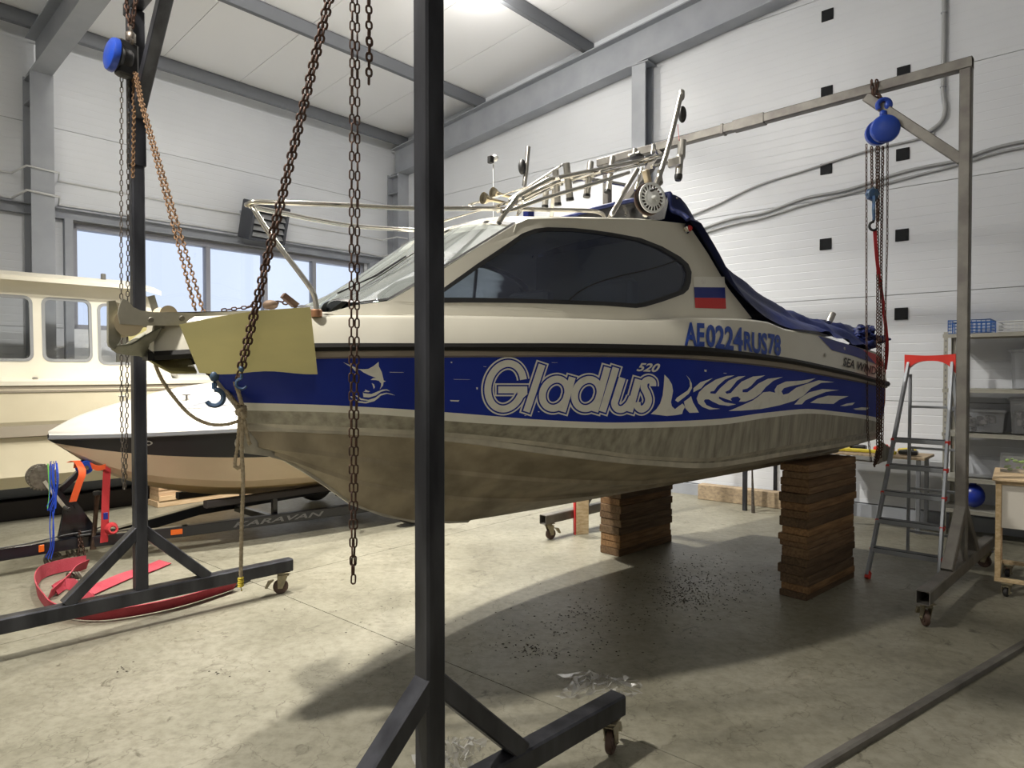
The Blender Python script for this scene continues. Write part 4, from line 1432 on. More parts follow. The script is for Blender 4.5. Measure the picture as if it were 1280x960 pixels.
MB().lathe(a, b_ - a, [(.024, 0), (.026, .01), (.022, np.linalg.norm(b_ - a))], 14).build('rod_butt', M['steel_dull'], h, 40)
MB().lathe(b_, b_ - a, [(.026, -.02), (.027, .0), (.02, .02)], 12).build('butt_cap', M['black_plastic'], h, 40)
MB().obox(flat(*X(1125, 140), .63), (.03, .1, .06), BD, BN, ZUP, .006).build('rod_clamp', M['steel_dull'], boat)
# outrigger pole with a black pouch, near and far
tube_px('outrigger_pole', [(*X(965, 425), .6), (*X(1010, 300), .6), (*X(1050, 190), .6), (*X(1100, 20), .6), (851, 119, .6)], .017, 'steel_dull', 8, 3)
MB().lathe(flat(852, 122, .6), ZUP, [(.012, -.02), (.021, 0), (.021, .04), (.015, .05)], 10).build('pole_tip', M['steel_dull'], boat, 40)
MB().ball(flat(853, 143, .6), .045, 12, 9, (.62, .62, 1.25)).build('black_pouch', M['black_plastic'], boat, 60)
tube_px('outrigger_pole', [(*X(318, 285), -.6), (*X(330, 200), -.6), (*X(343, 58), -.6)], .018, 'steel_dull', 8, 3)
MB().ball(flat(*X(310, 165), -.6), .05, 12, 9, (.62, .62, 1.2)).build('black_pouch', M['black_plastic'], boat, 60)
tube_px('pouch_line', [(847, 155, .6), (848, 165, .6), (849, 176, .62)], .002, 'print_red', 5)
tube_px('rod_eye', [(*X(1000, 95), .3), (*X(1005, 55), .3), (*X(1015, 45), .3), (*X(1020, 75), .3), (*X(1035, 100), .3)], .008, 'steel_dull', 6)
# disc reel: spoked front plate, red rim, spool, crank
rc = flat(*X(1002, 330), .70)
ax = unit(BN * .93 - BD * .30)
reel = MB().lathe(rc - ax * .05, ax, [(.02, 0), (.088, .0), (.090, .006), (.090, .012), (.06, .014), (.06, .03), (.03, .032)], 26).build('trolling_reel', M['black_plastic'], boat, 40)
MB().torus(rc - ax * .042, ax, .092, .010, 30, 7).build('reel_rim', M['wheel_red'], reel, 60)
mb = MB()
x_, y_, _ = frame_of(ax)
def ringpt(r, a, o=0): return rc + ax * o + r * (x_ * math.cos(a) + y_ * math.sin(a))
NS = 20
for r0, r1 in ((.080, .094), (.036, .054)):
    mb.loft([[ringpt(r0, 2 * math.pi * k / 40, 0), ringpt(r1, 2 * math.pi * k / 40, 0), ringpt(r1, 2 * math.pi * k / 40, .008), ringpt(r0, 2 * math.pi * k / 40, .008), ringpt(r0, 2 * math.pi * k / 40, 0)] for k in range(41)])
for k in range(NS):
    a = 2 * math.pi * k / NS
    mb.bar(ringpt(.052, a, .004), ringpt(.082, a + .1, .004), .0085, .007, ax)
mb.lathe(rc, ax, [(.036, 0), (.036, .01), (.012, .014), (.012, .05), (.008, .052)], 16)
mb.bar(ringpt(-.03, .9, .03), ringpt(.045, .9, .03), .012, .008, ax)
mb.build('spool_plate', M['white_wire'], reel, 40)
MB().lathe(ringpt(.045, .9, .03), ax, [(.009, 0), (.011, .02), (.007, .04)], 10).build('crank_knob', M['black_plastic'], reel, 40)
MB().tube([rc - ax * .05, flat(*X(1050, 250), .6), flat(*X(1040, 180), .6)], .016, 8).build('reel_arm', M['steel_dull'], reel, 60)
# small dome light and the pale block under it
MB().lathe(flat(*X(922, 110), .45), ZUP, [(.03, -.012), (.048, -.008), (.048, .004), (.03, .016), (.0105, .02)], 18).build('deck_light', M['black_plastic'], boat, 40)
MB().obox(flat(*X(975, 215), .45), (.04, .04, .09), unit(BD + ZUP * .4), BN, unit(ZUP - BD * .4), .005).build('line_block', M['nylon'], boat)
# twin horns
for (x, y, v) in ((105, 332, .02), (155, 303, -.18)):
    c_ = flat(*X(x, y), v)
    MB().lathe(c_, BD, [(.022, .0), (.037, -.004), (.034, .012), (.02, .035), (.011, .07), (.009, .2), (.013, .21), (.013, .26)], 16).build('horn', M['brass'], boat, 50)
# camera mast
tube_px('camera_mast', [(*X(157, 150), -.35), (*X(157, 470), -.35)], .005, 'white_wire', 6)
MB().obox(flat(*X(142, 126), -.35), (.035, .035, .05), BD, BN, ZUP, .004).build('mast_camera', M['black_plastic'], boat)
MB().ball(flat(*X(165, 118), -.35), .024, 10, 7).build('mast_dome', M['white_wire'], boat, 60)
MB().obox(flat(*X(345, 415), .3), (.05, .05, .07), BD, BN, ZUP, .004).build('rack_box', M['print_blue'], boat)

# ---- bow roller and anchor platform
c0 = B(5.6, 0, 1.93)
def bowp(px, py, v=.07): return flat(px, py, v)
br = MB()
for v in (.075, -.075):
    side_poly = [(147, 392), (150, 380), (153, 373), (160, 376), (167, 384), (176, 388), (190, 390), (240, 391), (330, 388), (330, 407), (225, 407), (180, 407), (150, 405)]
    br.prism([bowp(x, y, .075) + BN * (v - .075) for x, y in side_poly], BN * -.006)
br.add([bowp(190, 390.5, .075), bowp(330, 388, .075), bowp(330, 388, .075) - BN * .15, bowp(190, 390.5, .075) - BN * .15], [(0, 1, 2, 3)])
bro = br.build('bow_roller_bracket', M['cast_alu'], boat)
for (px, py, r_) in ((161, 404, .056), (211, 392, .036)):
    c_ = bowp(px, py, .068)
    MB().lathe(c_, -BN, [(r_ * .5, 0), (r_, .0), (r_ * .75, .05), (r_ * .6, .068), (r_ * .75, .086), (r_, .136), (r_ * .5, .136)], 22).build('roller', M['nylon'], bro, 40)
for px, py in ((188, 400), (227, 398)):
    MB().cyl(bowp(px, py, .075), bowp(px, py, .075) + BN * .012, .012, 8).build('bolt', M['galv'], bro)
# chain tail lying on the foredeck by the sheet
chain_bow = MB()
chain(chain_bow, [flat(277, 388, .0), flat(310, 384, .02), flat(322, 380, .05)], .03, .02, .0035)
chain(chain_bow, [flat(330, 384, .0), flat(350, 377, .0), flat(372, 382, .0)], .034, .024, .004)
chain_bow.build('anchor_chain', M['rust_dark'], boat, 60)
mb = MB()
mb.prism([flat(353, 371, .05), flat(357, 366, .05), flat(375, 380, .05), (flat(368, 384, .05))], BN * -.03)
mb.ball(flat(338, 381, .03), .03, 10, 6, (1.3, 1, .8))
mb.build('windlass', M['rusty_post'], boat, 40)

# anchor hanging in the roller: olive plough
an = thing('plough_anchor', flat(165, 440, 0), 'grey olive plough anchor hooked in the bow roller of the raised boat', 'anchor')
mb = MB()
shank = [(135.6, 376.4), (144.4, 375.5), (149, 391), (144.5, 401), (145, 410), (151, 419), (150.4, 426), (146, 432), (144, 437), (137, 433), (135.6, 428)]
mb.prism([flat(x, y, .018) for x, y in shank], BN * -.036)
mb.build('shank', M['olive_steel'], an)
mb = MB()
top_l = [(144, 432), (160.6, 430), (178, 418), (194, 409.5), (202.5, 409)]
keel_l = [(138, 434), (146, 439.5), (162, 442), (184, 444), (202.5, 410)]
for sd in (1, -1):
    a = [flat(x, y, .0) + BN * sd * (.02 + .075 * math.sin(math.pi * (i / 4.6))) for i, (x, y) in enumerate(top_l)]
    b_ = [flat(x, y, .0) for i, (x, y) in enumerate(keel_l)]
    mb.loft([a, b_])
    mb.loft([[p - ZUP * .006 for p in a], [p - ZUP * .008 for p in b_]])
mb.build('fluke', M['olive_steel'], an, 40)

# yellow protective sheets bent over both bow flanks
def pad(side, poly, name, label, lift=.012):
    mb = MB()
    us2 = np.linspace(0, 1, 12)
    vs2 = np.linspace(0, 1, 10)
    tl_, tr_, br_, bl_ = poly
    rows = []
    for vv in vs2:
        row = []
        for u in us2:
            x = (tl_[0] * (1 - u) + tr_[0] * u) * (1 - vv) + (bl_[0] * (1 - u) + br_[0] * u) * vv
            y = (tl_[1] * (1 - u) + tr_[1] * u) * (1 - vv) + (bl_[1] * (1 - u) + br_[1] * u) * vv
            y += -5 * math.sin(math.pi * u) * (1 - vv) * .6 + 2.0 * math.sin(2.6 * math.pi * u) * vv - 3 * (1 - vv) * (u > 0) * math.sin(math.pi * u) * .4
            p = meet(x, y, lambda s, z: float(np.interp(s, [3.5, 4.6, 5.0, 5.3, 5.5, 5.75], [.96, .68, .475, .335, .225, .10])))
            row.append(B(p[0], side * float(np.interp(p[0], [3.5, 4.6, 5.0, 5.3, 5.5, 5.75], [.96, .68, .475, .335, .225, .10])), p[1]))
        rows.append(row)
    rows2 = [[p - BN * side * .012 for p in r] for r in rows]
    mb.loft(rows)
    mb.loft(rows2)
    mb.loft([rows[0], rows2[0]]); mb.loft([rows[-1], rows2[-1]])
    mb.loft([[r[0] for r in rows], [r[0] for r in rows2]]); mb.loft([[r[-1] for r in rows], [r[-1] for r in rows2]])
    return tag(mb.build(name, M['foam'], None, 50), label, 'sheet', 'yellow sheets guarding the bow from the chains')
pad(1, ((225, 405.5), (388, 384), (397, 466), (250, 466)), 'protective_sheet', 'yellowish bent sheet between the near bow flank and the lifting chain')
mb = MB()
near_e = [flat(x, y, .03) for x, y in ((190, 454), (204, 462), (214, 467), (232, 467.5), (246, 467))]
top_e = [flat(x, y, -.06) for x, y in ((178, 446.5), (196, 449), (212, 449.5), (228, 450), (238, 450))]
far_e = [p - BN * .22 + ZUP * .02 for p in top_e]
up_e = [p - BN * .10 + ZUP * .16 for p in far_e]
for o_ in (0, .010):
    mb.loft([[p + ZUP * o_ for p in r] for r in (near_e, top_e, far_e, up_e)])
mb.loft([near_e, [p + ZUP * .010 for p in near_e]])
mb.loft([[r[0] for r in (near_e, top_e, far_e, up_e)], [r[0] + ZUP * .010 for r in (near_e, top_e, far_e, up_e)]])
tag(mb.build('protective_sheet', M['foam'], None, 40), 'yellow sheet tucked under the very tip of the bow, behind the anchor', 'sheet', 'yellow sheets guarding the bow from the chains')

# stern fittings: trim tab bracket under the chine, rusty red bracket on the transom
mb = MB()
mb.prism([B(.06, .955, 1.10), B(-.16, .955, 1.02), B(-.16, .955, .94), B(.12, .955, .90)], BN * -.02)
mb.obox(B(-.03, .80, .92), (.32, .32, .012), BD, BN, ZUP)
mb.build('trim_tab', M['alu_hull'], boat)
mb = MB()
mb.prism([B(-.02, .93, 1.60), B(-.10, .93, 1.73), B(-.09, .93, 1.43), B(-.03, .93, 1.28)], BN * -.06)
mb.build('transom_bracket', M['bracket_red'], boat)
# outboard leg just seen past the transom
mb = MB()
mb.obox(B(-.14, .0, 1.5), (.22, .3, .55), BD, BN, ZUP, .05)
mb.obox(B(-.16, .0, 1.0), (.16, .08, .5), BD, BN, ZUP, .03)
mb.ball(B(-.2, .0, 1.95), .2, 14, 10, (.9, .8, 1.1))
mb.build('outboard_motor', M['black_plastic'], boat, 50)

# ------------------------------------------------------------------ rolling gantries
def castor(x, y, ztop, yaw, parent, wheel='wheel_red', brake=True, r=.056):
    """swivel castor under a foot; yaw is the rolling direction"""
    d = V(math.cos(yaw), math.sin(yaw), 0)
    n = V(-d[1], d[0], 0)
    c = V(x, y, 0) - d * .02 + ZUP * r
    mb = MB()
    mb.obox(V(x, y, ztop - .004), (.10, .085, .008), d, n, ZUP, .002)
    mb.lathe(V(x, y, ztop - .008), -ZUP, [(.034, 0), (.036, .012), (.03, .02)], 14)
    for s_ in (-1, 1):
        o = n * .024 * s_
        mb.prism([V(x, y, ztop - .022) + d * .035 + o, V(x, y, ztop - .022) - d * .045 + o, c - d * .022 - ZUP * .012 + o, c + d * .012 - ZUP * .012 + o], n * .004)
    mb.obox(V(x, y, ztop - .026), (.085, .052, .006), d, n, ZUP, .002)
    mb.cyl(c - n * .034, c + n * .034, .008, 8)
    k = mb.build('castor', M['castor_zinc'], parent)
    MB().lathe(c - n * .017, n, [(r * .3, 0), (r * .6, 0), (r * .62, .004), (r - .006, .002), (r, .008), (r, .026), (r - .006, .032), (r * .62, .03), (r * .6, .034), (r * .3, .034)], 24).build('wheel', M[wheel], k, 40)
    if brake:
        mb = MB()
        mb.prism([c - d * .05 + ZUP * .055 - n * .02, c - d * .09 + ZUP * .05 - n * .02, c - d * .115 + ZUP * .0 - n * .02, c - d * .098 - ZUP * .004 - n * .02, c - d * .075 + ZUP * .03 - n * .02], n * .04)
        mb.build('brake_lever', M['castor_zinc'], k)
    return k


def gantry(name, near, far, label, m, top, foot_len=1.06, castor_at=1.0, knee=.68, sleeve=None, yaws=(0, 0, 0, 0), split=True):
    near, far = V(*near, 0), V(*far, 0)
    u = unit(far - near)
    n = V(u[1], -u[0], 0)          # along the feet, towards the stern
    if n[0] < 0: n = -n
    g = thing(name, (near + far) / 2, label, 'gantry', 'rolling gantries over the raised boat')
    zf0, zf1 = .168, .262
    for i, p in enumerate((near, far)):
        ft = MB().bar(p - n * foot_len + ZUP * (zf0 + zf1) / 2, p + n * foot_len + ZUP * (zf0 + zf1) / 2, .085, zf1 - zf0, ZUP, .008, .006).build('foot', m, g)
        MB().bar(p + ZUP * zf1, p + ZUP * (top - .001), .078, .078, n, .008).build('post', m, g)
        for s_ in (-1, 1):
            a = p + n * s_ * .425 + ZUP * (zf1 - .005)
            b_ = p + n * s_ * .012 + ZUP * .655
            MB().bar(a, b_, .076, .07, n, .006).build('brace', m, g)
        for j, s_ in enumerate((-1, 1)):
            q = p + n * s_ * castor_at
            castor(q[0], q[1], zf0, R(yaws[i * 2 + j]), g)
    over = .12
    MB().bar(near - u * .04 + ZUP * (top + .042), far + u * over + ZUP * (top + .042), .08, .085, ZUP, .008, .006).build('beam', m, g)
    for p, d in ((near, u), (far, -u)):
        MB().bar(p + d * .02 + ZUP * (top - knee), p + d * (knee + .02) + ZUP * (top - .01), .075, .075, n, .006).build('knee_brace', m, g)
    return g, u, n


GTOP = 3.99
g1, u1, n1 = gantry('gantry', (-.277, 2.283), (-2.467, 4.494), 'black steel gantry with a post close to the camera, carrying the bow', M['black_steel'], 4.06, yaws=(30, -115, 60, 20))
# clamp collar on the far post, weld bead and tape on the near one
mb = MB().bar(V(-2.467, 4.494, 3.05), V(-2.467, 4.494, 4.05), .094, .094, n1, .006)
mb.build('post_sleeve', M['black_steel'], g1)
g2, u2, n2 = gantry('gantry', (3.445, 5.195), (1.055, 7.565), 'grey bare steel gantry standing by the stern and the step ladder', M['bare_steel'], GTOP, castor_at=.965, yaws=(-100, -60, -150, 120))
for q in (1.72, 1.98):
    p = V(3.445, 5.195, GTOP + .042) + u2 * q
    MB().bar(p - u2 * (.012 if q > 1.8 else .15), p + u2 * (.012 if q > 1.8 else .15), .092, .097, ZUP, .004).build('beam_sleeve', M['bare_steel'], g2)


def hook(mb, c, d, side, s=1.0):
    """safety hook below point c, hanging along d"""
    d, side = unit(d), unit(side)
    pts = [c, c + d * .04 * s]
    for i in range(9):
        a = math.pi * .5 - math.pi * 1.35 * i / 8
        pts.append(c + d * (.085 * s + .042 * s * -math.sin(a)) + side * (-.042 * s * math.cos(a) + .0))
    n = len(pts)
    return mb.tube(catmull(pts, 3), .012 * s, 7, rs=[.013 * s - .006 * s * max(0, (i / (3 * n) - .6)) for i in range(3 * (n - 1) + 1)])


# ---- far bow hoist (edge-on blue drum by the far post)
HB = V(-2.49, 4.37, 3.70)
h1 = thing('chain_hoist', HB, 'blue chain hoist hanging edge-on beside the far post of the black gantry', 'chain hoist', 'chain hoists on the gantries')
ax = unit(V(-.66, -.75, .10))
MB().lathe(HB + ax * .085, -ax, [(.02, 0), (.075, .003), (.098, .014), (.105, .03), (.105, .05), (.08, .055)], 26).build('cover', M['blue_paint'], h1, 35)
mb = MB().lathe(HB + ax * .03, -ax, [(.08, 0), (.085, .01), (.07, .03), (.07, .07), (.06, .085)], 22)
mb.obox(HB - ax * .03, (.09, .12, .22), unit(np.cross(ax, ZUP)), ax, ZUP, .01)
mb.build('body', M['black_plastic'], h1, 35)
mb = MB()
hook(mb, HB + V(.05, .02, .22), -ZUP, unit(V(.7, -.7, 0)), 1.0)
mb.obox(HB + V(.05, .02, .14), (.05, .05, .07), V(1, 0, 0), V(0, 1, 0), ZUP, .008)
mb.build('top_hook', M['zinc'], h1, 50)
mb = MB()
bm_ = V(-2.467, 4.494, 0) + u1 * -.03
chain(mb, [HB + V(.05, .02, .20), bm_ - n1 * .06 + V(0, 0, 4.06), bm_ - n1 * .055 + V(0, 0, 4.16)], .05, .034, .006)
chain(mb, [HB + V(.06, .02, .20), bm_ + u1 * -.14 - n1 * .045 + V(0, 0, 4.05), bm_ + u1 * -.16 - n1 * .055 + V(0, 0, 4.16)], .05, .034, .006)
mb.build('hanging_chain', M['rust_dark'], h1, 50)
def link_px(name, pts, L, W, r, m, parent, turn=.3):
    mb = MB()
    for pl in pts: chain(mb, pl, L, W, r, turn)
    return mb.build(name, m, parent, 50)
Yh = 4.40
link_px('hand_chain', [[at(152, 96, Yh - .02), at(151.5, 300, Yh - .02), at(152, 520, Yh - .02), at(154, 600, Yh - .02), at(156, 612, Yh)], [at(160.5, 96, Yh + .03), at(160, 300, Yh + .03), at(158.5, 520, Yh + .03), at(157, 600, Yh), at(155, 613, Yh)]], .040, .022, .0032, M['zinc'], h1)
link_px('chain_tail', [[at(167, 92, Yh), at(167.5, 150, Yh), at(166, 224, Yh)]], .030, .026, .005, M['rust_orange'], h1)
bow_far = B(5.33, -.22, 1.98)
lc = [[at(168, 90, Yh - .03), at(174, 122, 4.20), bow_far + V(-.02, 0, .015)], [at(171, 92, Yh - .03), at(177, 124, 4.18), bow_far + V(.025, -.01, .0)]]
link_px('load_chain', [lc[0], lc[1]], .036, .025, .0042, M['rust_orange'], h1)

# ---- near bow hoist: hung out of sight on the same beam, its chains come down into view
NB = V(-.618, 2.628, 3.62)
h2 = thing('chain_hoist', NB, 'chain hoist above the picture whose rusty chains hang before the bow', 'chain hoist', 'chain hoists on the gantries')
ax2 = unit(V(-.5, -.85, 0))
MB().lathe(NB + ax2 * .085, -ax2, [(.02, 0), (.075, .003), (.098, .014), (.105, .03), (.105, .05), (.08, .055)], 26).build('cover', M['blue_paint'], h2, 35)
mb = MB().lathe(NB + ax2 * .03, -ax2, [(.08, 0), (.085, .01), (.07, .03), (.07, .07), (.06, .085)], 22)
mb.build('body', M['black_plastic'], h2, 35)
mb = MB()
hook(mb, NB + V(0, 0, .26), -ZUP, unit(V(.7, -.7, 0)), 1.0)
mb.obox(NB + V(0, 0, .14), (.05, .05, .10), V(1, 0, 0), V(0, 1, 0), ZUP, .008)
mb.build('top_hook', M['zinc'], h2, 50)
mb = MB()
chain(mb, [NB + V(0, 0, .22), V(-.618, 2.628, 4.06) - n1 * .055, V(-.618, 2.628, 4.16) - n1 * .055], .05, .034, .006)
mb.build('hanging_chain', M['rust_dark'], h2, 50)
Yn = 2.63
link_px('hand_chain', [[NB + V(-.03, 0, -.08), at(440.5, -30, Yn), at(439.5, 240, Yn), at(439, 480, Yn), at(439.5, 660, Yn), at(441, 728, Yn)], [NB + V(.02, 0, -.08), at(446.5, -30, Yn + .01), at(447, 240, Yn + .01), at(446, 480, Yn + .01), at(444, 660, Yn + .01), at(441.5, 730, Yn)]], .043, .022, .0034, M['rust_dark'], h2, .15)
link_px('chain_tail', [[NB + V(.05, .02, -.08), at(461, 0, Yn + .03), at(461.5, 60, Yn + .03), at(461, 108, Yn + .03)], [at(462, 48, Yn + .04), at(461, 108, Yn + .03)]], .040, .029, .0045, M['rust_dark'], h2)
bow_near = B(5.25, .335, 1.70)
pe = at(301, 463, float(bow_near[1]) - .13)
pt = at(413, -8, 2.72)
off_ = unit(V(1, -.2, .25)) * .021
link_px('load_chain', [[NB + V(-.05, .02, -.08), pt - off_ * .45, pe - off_ * .45], [NB + V(-.03, .02, -.08), pt + off_ * .45, pe + off_ * .45]], .037, .027, .0050, M['rust_dark'], h2)
# hooks under the bow where the load chains end
def bow_hook(px, py, Y, ln, label, flip, s_=.8):
    t = thing('sling_hook', at(px, py, Y), label, 'hook', 'blue lifting hooks at the bow')
    c = at(px, py, Y)
    mb = MB()
    hook(mb, c, -ZUP, unit(V(1, .3, 0)) * flip, s_)
    mb.ball(c + ZUP * .02, .024 * s_, 10, 8, (1, 1, 1.2))
    mb.build('hook_body', M['blue_old'], t, 50)
    mb = MB()
    chain(mb, ln, .036, .025, .0042)
    mb.build('short_chain', M['rust_dark'], t, 50)
    return t
Yb = float(bow_near[1]) - .03
bow_hook(268, 476, Yb - .02, [at(258, 462, Yb + .0), at(265, 474, Yb - .02)], 'worn blue lifting hook hanging free in front of the stem', -1, .85)
bow_hook(302, 467, Yb - .10, [pe, at(299, 468, Yb - .10), at(295, 476, Yb - .06)], 'small dark blue lifting hook close to the lower edge of the yellow sheet', 1, .5)

# ---- stern hoist
HS = V(3.015, 5.56, 3.66)
h3 = thing('chain_hoist', HS, 'bright blue chain hoist hanging under the grey gantry beam by the white wall', 'chain hoist', 'chain hoists on the gantries')
ax3 = unit(V(-.22, -.97, -.05))
MB().lathe(HS + ax3 * .09, -ax3, [(.02, 0), (.08, .003), (.104, .014), (.112, .03), (.112, .045), (.09, .05)], 28).build('cover', M['blue_paint'], h3, 35)
mb = MB().lathe(HS + ax3 * .045, -ax3, [(.095, 0), (.104, .012), (.104, .03), (.09, .04), (.08, .1)], 24)
mb.build('hand_wheel', M['black_plastic'], h3, 35)
mb = MB().lathe(HS - ax3 * .0 + V(-.03, 0, -.01), -ax3, [(.10, 0), (.104, .012), (.10, .05)], 24)
mb.build('rear_plate', M['blue_paint'], h3, 35)
mb = MB()
hk = HS + V(.005, 0, .205)
mb.torus(hk, V(.2, 1, 0), .048, .019, 14, 7, R(-40), R(215))
mb.obox(HS + V(.0, 0, .135), (.05, .04, .06), V(1, 0, 0), V(0, 1, 0), ZUP, .01)
mb.ball(hk + V(.03, 0, .0), .036, 10, 8, (.8, .8, 1.3))
mb.build('top_hook', M['blue_paint'], h3, 50)
mb = MB()
bq = V(3.445, 5.195, 0) + u2 * .61
chain(mb, [hk + V(0, 0, .03), bq - n2 * .058 + V(0, 0, 3.98), bq - n2 * .056 + V(0, 0, 4.10)], .055, .036, .0065)
chain(mb, [hk + V(.02, 0, .03), bq + u2 * .03 - n2 * .058 + V(0, 0, 3.98), bq + u2 * .04 - n2 * .056 + V(0, 0, 4.10)], .055, .036, .0065)
mb.build('hanging_chain', M['rust_dark'], h3, 50)
Ys = 5.55
link_px('hand_chain', [[at(1083, 180, Ys), at(1083, 400, Ys), at(1084.5, 540, Ys), at(1089, 578, Ys)]], .040, .021, .0033, M['rust_dark'], h3)
link_px('hand_chain', [[at(1109.5, 172, Ys), at(1109, 300, Ys + .02), at(1106, 420, Ys + .02), at(1103, 560, Ys + .02), at(1094, 582, Ys)]], .040, .021, .0033, M['rust_dark'], h3)
link_px('load_chain', [[at(1096, 183, Ys), at(1097, 320, Ys), at(1097, 575, Ys)], [at(1103.5, 183, Ys + .02), at(1101.5, 320, Ys + .01), at(1100.5, 575, Ys)], [at(1098.5, 183, Ys + .02), at(1098, 280, Ys + .02)]], .037, .030, .0048, M['rust_dark'], h3)
mb = MB()
chain(mb, [at(1098, 572, Ys), at(1093, 582, Ys + .02), B(.1, .94, 1.02)], .045, .03, .006)
mb.build('sling_chain', M['rust_dark'], h3, 50)
# lever hoist on its own chain, red strap down to the stern
LH = at(1090, 243, Ys - .02)
h4 = thing('lever_hoist', LH, 'small worn blue lever hoist hanging among the chains beside the white wall', 'lever hoist')
mb = MB().lathe(LH + V(0, -.035, 0), V(0, 1, 0), [(.02, 0), (.04, .004), (.046, .015), (.046, .05), (.03, .07)], 18)
for a in range(8):
    mb.obox(LH + V(.046 * math.cos(a * .785), -.005, .046 * math.sin(a * .785)), (.014, .03, .014), V(1, 0, 0), V(0, 1, 0), ZUP, .002)
mb.build('ratchet_body', M['blue_old'], h4, 40)
MB().tube([LH + V(.0, -.03, -.02), at(1092, 262, Ys - .04), at(1092.5, 275, Ys - .04)], .014, 8, rs=[.018, .014, .011]).build('lever', M['blue_old'], h4, 40)
mb = MB()
hook(mb, at(1092, 272, Ys - .03), -ZUP, V(1, 0, 0), .8)
mb.build('bottom_hook', M['black_plastic'], h4, 50)
link_px('load_chain', [[at(1089.5, 183, Ys - .02), LH + V(0, 0, .04)]], .037, .030, .0048, M['rust_dark'], h4)
st_ = MB()
p3 = [at(1093.5, 288, Ys - .03), at(1097, 330, Ys - .03), at(1104, 380, Ys + .08), at(1109, 430, Ys + .17), B(-.06, .94, 1.72)]
st_.loft([[p - V(.014, 0, 0), p + V(.014, 0, 0), p + V(.014, .004, 0), p + V(-.014, .004, 0)] for p in catmull(p3, 5)], closed=True, caps=True)
tag(st_.build('ratchet_strap', M['red_strap']), 'narrow red strap stretched from the lever hoist down to the stern', 'strap')

# ------------------------------------------------------------------ stacks of planks
def plank_stack(corner, right, left, ztop, thick, label, group, mkey, seed, name='plank'):
    """corner/right/left: floor points of the visible foot; planks top to bottom get ordinals"""
    rg = random.Random(seed)
    c, r_, l_ = V(*corner, 0), V(*right, 0), V(*left, 0)
    ux = unit(r_ - c)
    uy = V(-ux[1], ux[0], 0)
    L0 = np.linalg.norm(r_ - c)
    W0 = np.linalg.norm(l_ - c)
    z = 0
    items = []
    tot = sum(thick)
    sc = ztop / tot
    for i, t in enumerate(thick):
        t = t * sc
        dx, dy = rg.uniform(-.014, .014), rg.uniform(-.010, .010)
        L_, W_ = L0 + rg.uniform(-.02, .015), W0 + rg.uniform(-.016, .008)
        yaw = math.atan2(ux[1], ux[0]) + rg.uniform(-.016, .016)
        cen = c + ux * (L0 / 2 + dx) + uy * (W0 / 2 + dy)
        items.append((cen, L_, W_, t, yaw, z))
        z += t
    ords = ['topmost', 'second', 'third', 'fourth', 'fifth', 'sixth', 'seventh', 'eighth', 'ninth', 'tenth', 'eleventh', 'twelfth', 'thirteenth', 'fourteenth', 'fifteenth', 'sixteenth', 'seventeenth', 'eighteenth']
    n = len(items)
    for i, (cen, L_, W_, t, yaw, z0) in enumerate(items):
        o = MB().cbox(V(0, 0, t / 2), (L_, W_, t - .0015), 0, .004).build(name, M[mkey], None, None, V(0, 0, 0))
        o.location = (cen[0], cen[1], z0)
        o.rotation_euler = (0, 0, yaw)
        k = n - 1 - i
        tag(o, label % ('bottom' if k == n - 1 else ords[k]), 'plank', group)
T1 = [.05, .055, .075, .07, .06, .075, .045, .05, .055, .075, .055, .06, .07, .05, .06, .05, .055]
plank_stack((2.19, 5.01), (2.83, 5.59), (2.07, 5.19), 1.005, T1, 'sawn plank, %s of the tall stack near the step ladder', 'planks of the tall stack by the ladder', 'wood', 11)
T2 = [.07, .06, .065, .07, .065, .06, .07, .06, .065, .065, .07, .065, .06, .06, .06]
plank_stack((.99, 6.2), (1.60, 6.76), (.84, 6.39), .985, T2, 'sawn plank, %s of the stack under the far side of the raised hull', 'planks of the stack under the far chine', 'wood', 23)
cS = floor_at(197, 635)[:2]
plank_stack(cS, cS + (E1 * 1.3)[:2], cS + (E2 * .30)[:2], .42, [.07, .06, .065, .06, .07, .06], 'pale sawn board, %s of the low stack under the cream cruiser', 'boards of the low stack under the cruiser', 'wood_pale', 5, 'board')
# upright plank with a red edge by the far gantry foot
pb = floor_at(722, 668)
mb = MB()
mb.mat(0).obox(pb + V(.045, .02, .36), (.14, .05, .72), V(.96, .28, 0), V(-.28, .96, 0), ZUP, .004)
mb.mat(1).obox(pb + V(-.032, -.002, .36), (.012, .051, .72), V(.96, .28, 0), V(-.28, .96, 0), ZUP, .002)
tag(mb.build('upright_plank', [M['wood_pale'], M['print_red']]), 'short upright wooden prop with a red edge under the keel', 'plank')

# ------------------------------------------------------------------ rope at the bow
rp = thing('mooring_rope', at(303, 520, 3.16), 'tan rope knotted at the stem with a long end hanging to the floor', 'rope')
Yr = 3.16
def rope(pts, r=.0085, per=6):
    p = catmull(pts, per)
    mb = MB()
    mb.tube(p, r, 7)
    # lay of the strands: two thin helices
    for ph in (0, math.pi):
        q = []
        L_ = 0
        for i in range(len(p) - 1):
            d = p[i + 1] - p[i]
            n_ = max(2, int(np.linalg.norm(d) / .006))
            x, y, _ = frame_of(d)
            for k in range(n_):
                a = ph + L_ / .032 * 2 * math.pi
                q.append(p[i] + d * k / n_ + r * .85 * (x * math.cos(a) + y * math.sin(a)))
                L_ += np.linalg.norm(d) / n_
        mb.tube(q, r * .42, 4)
    return mb
rope([at(304, 508, Yr), at(302, 560, Yr - .01), at(304, 600, Yr - .01), at(302, 660, Yr - .02), at(301, 724, Yr - .02)], .0085).build('rope_end', M['rope'], rp, 60)
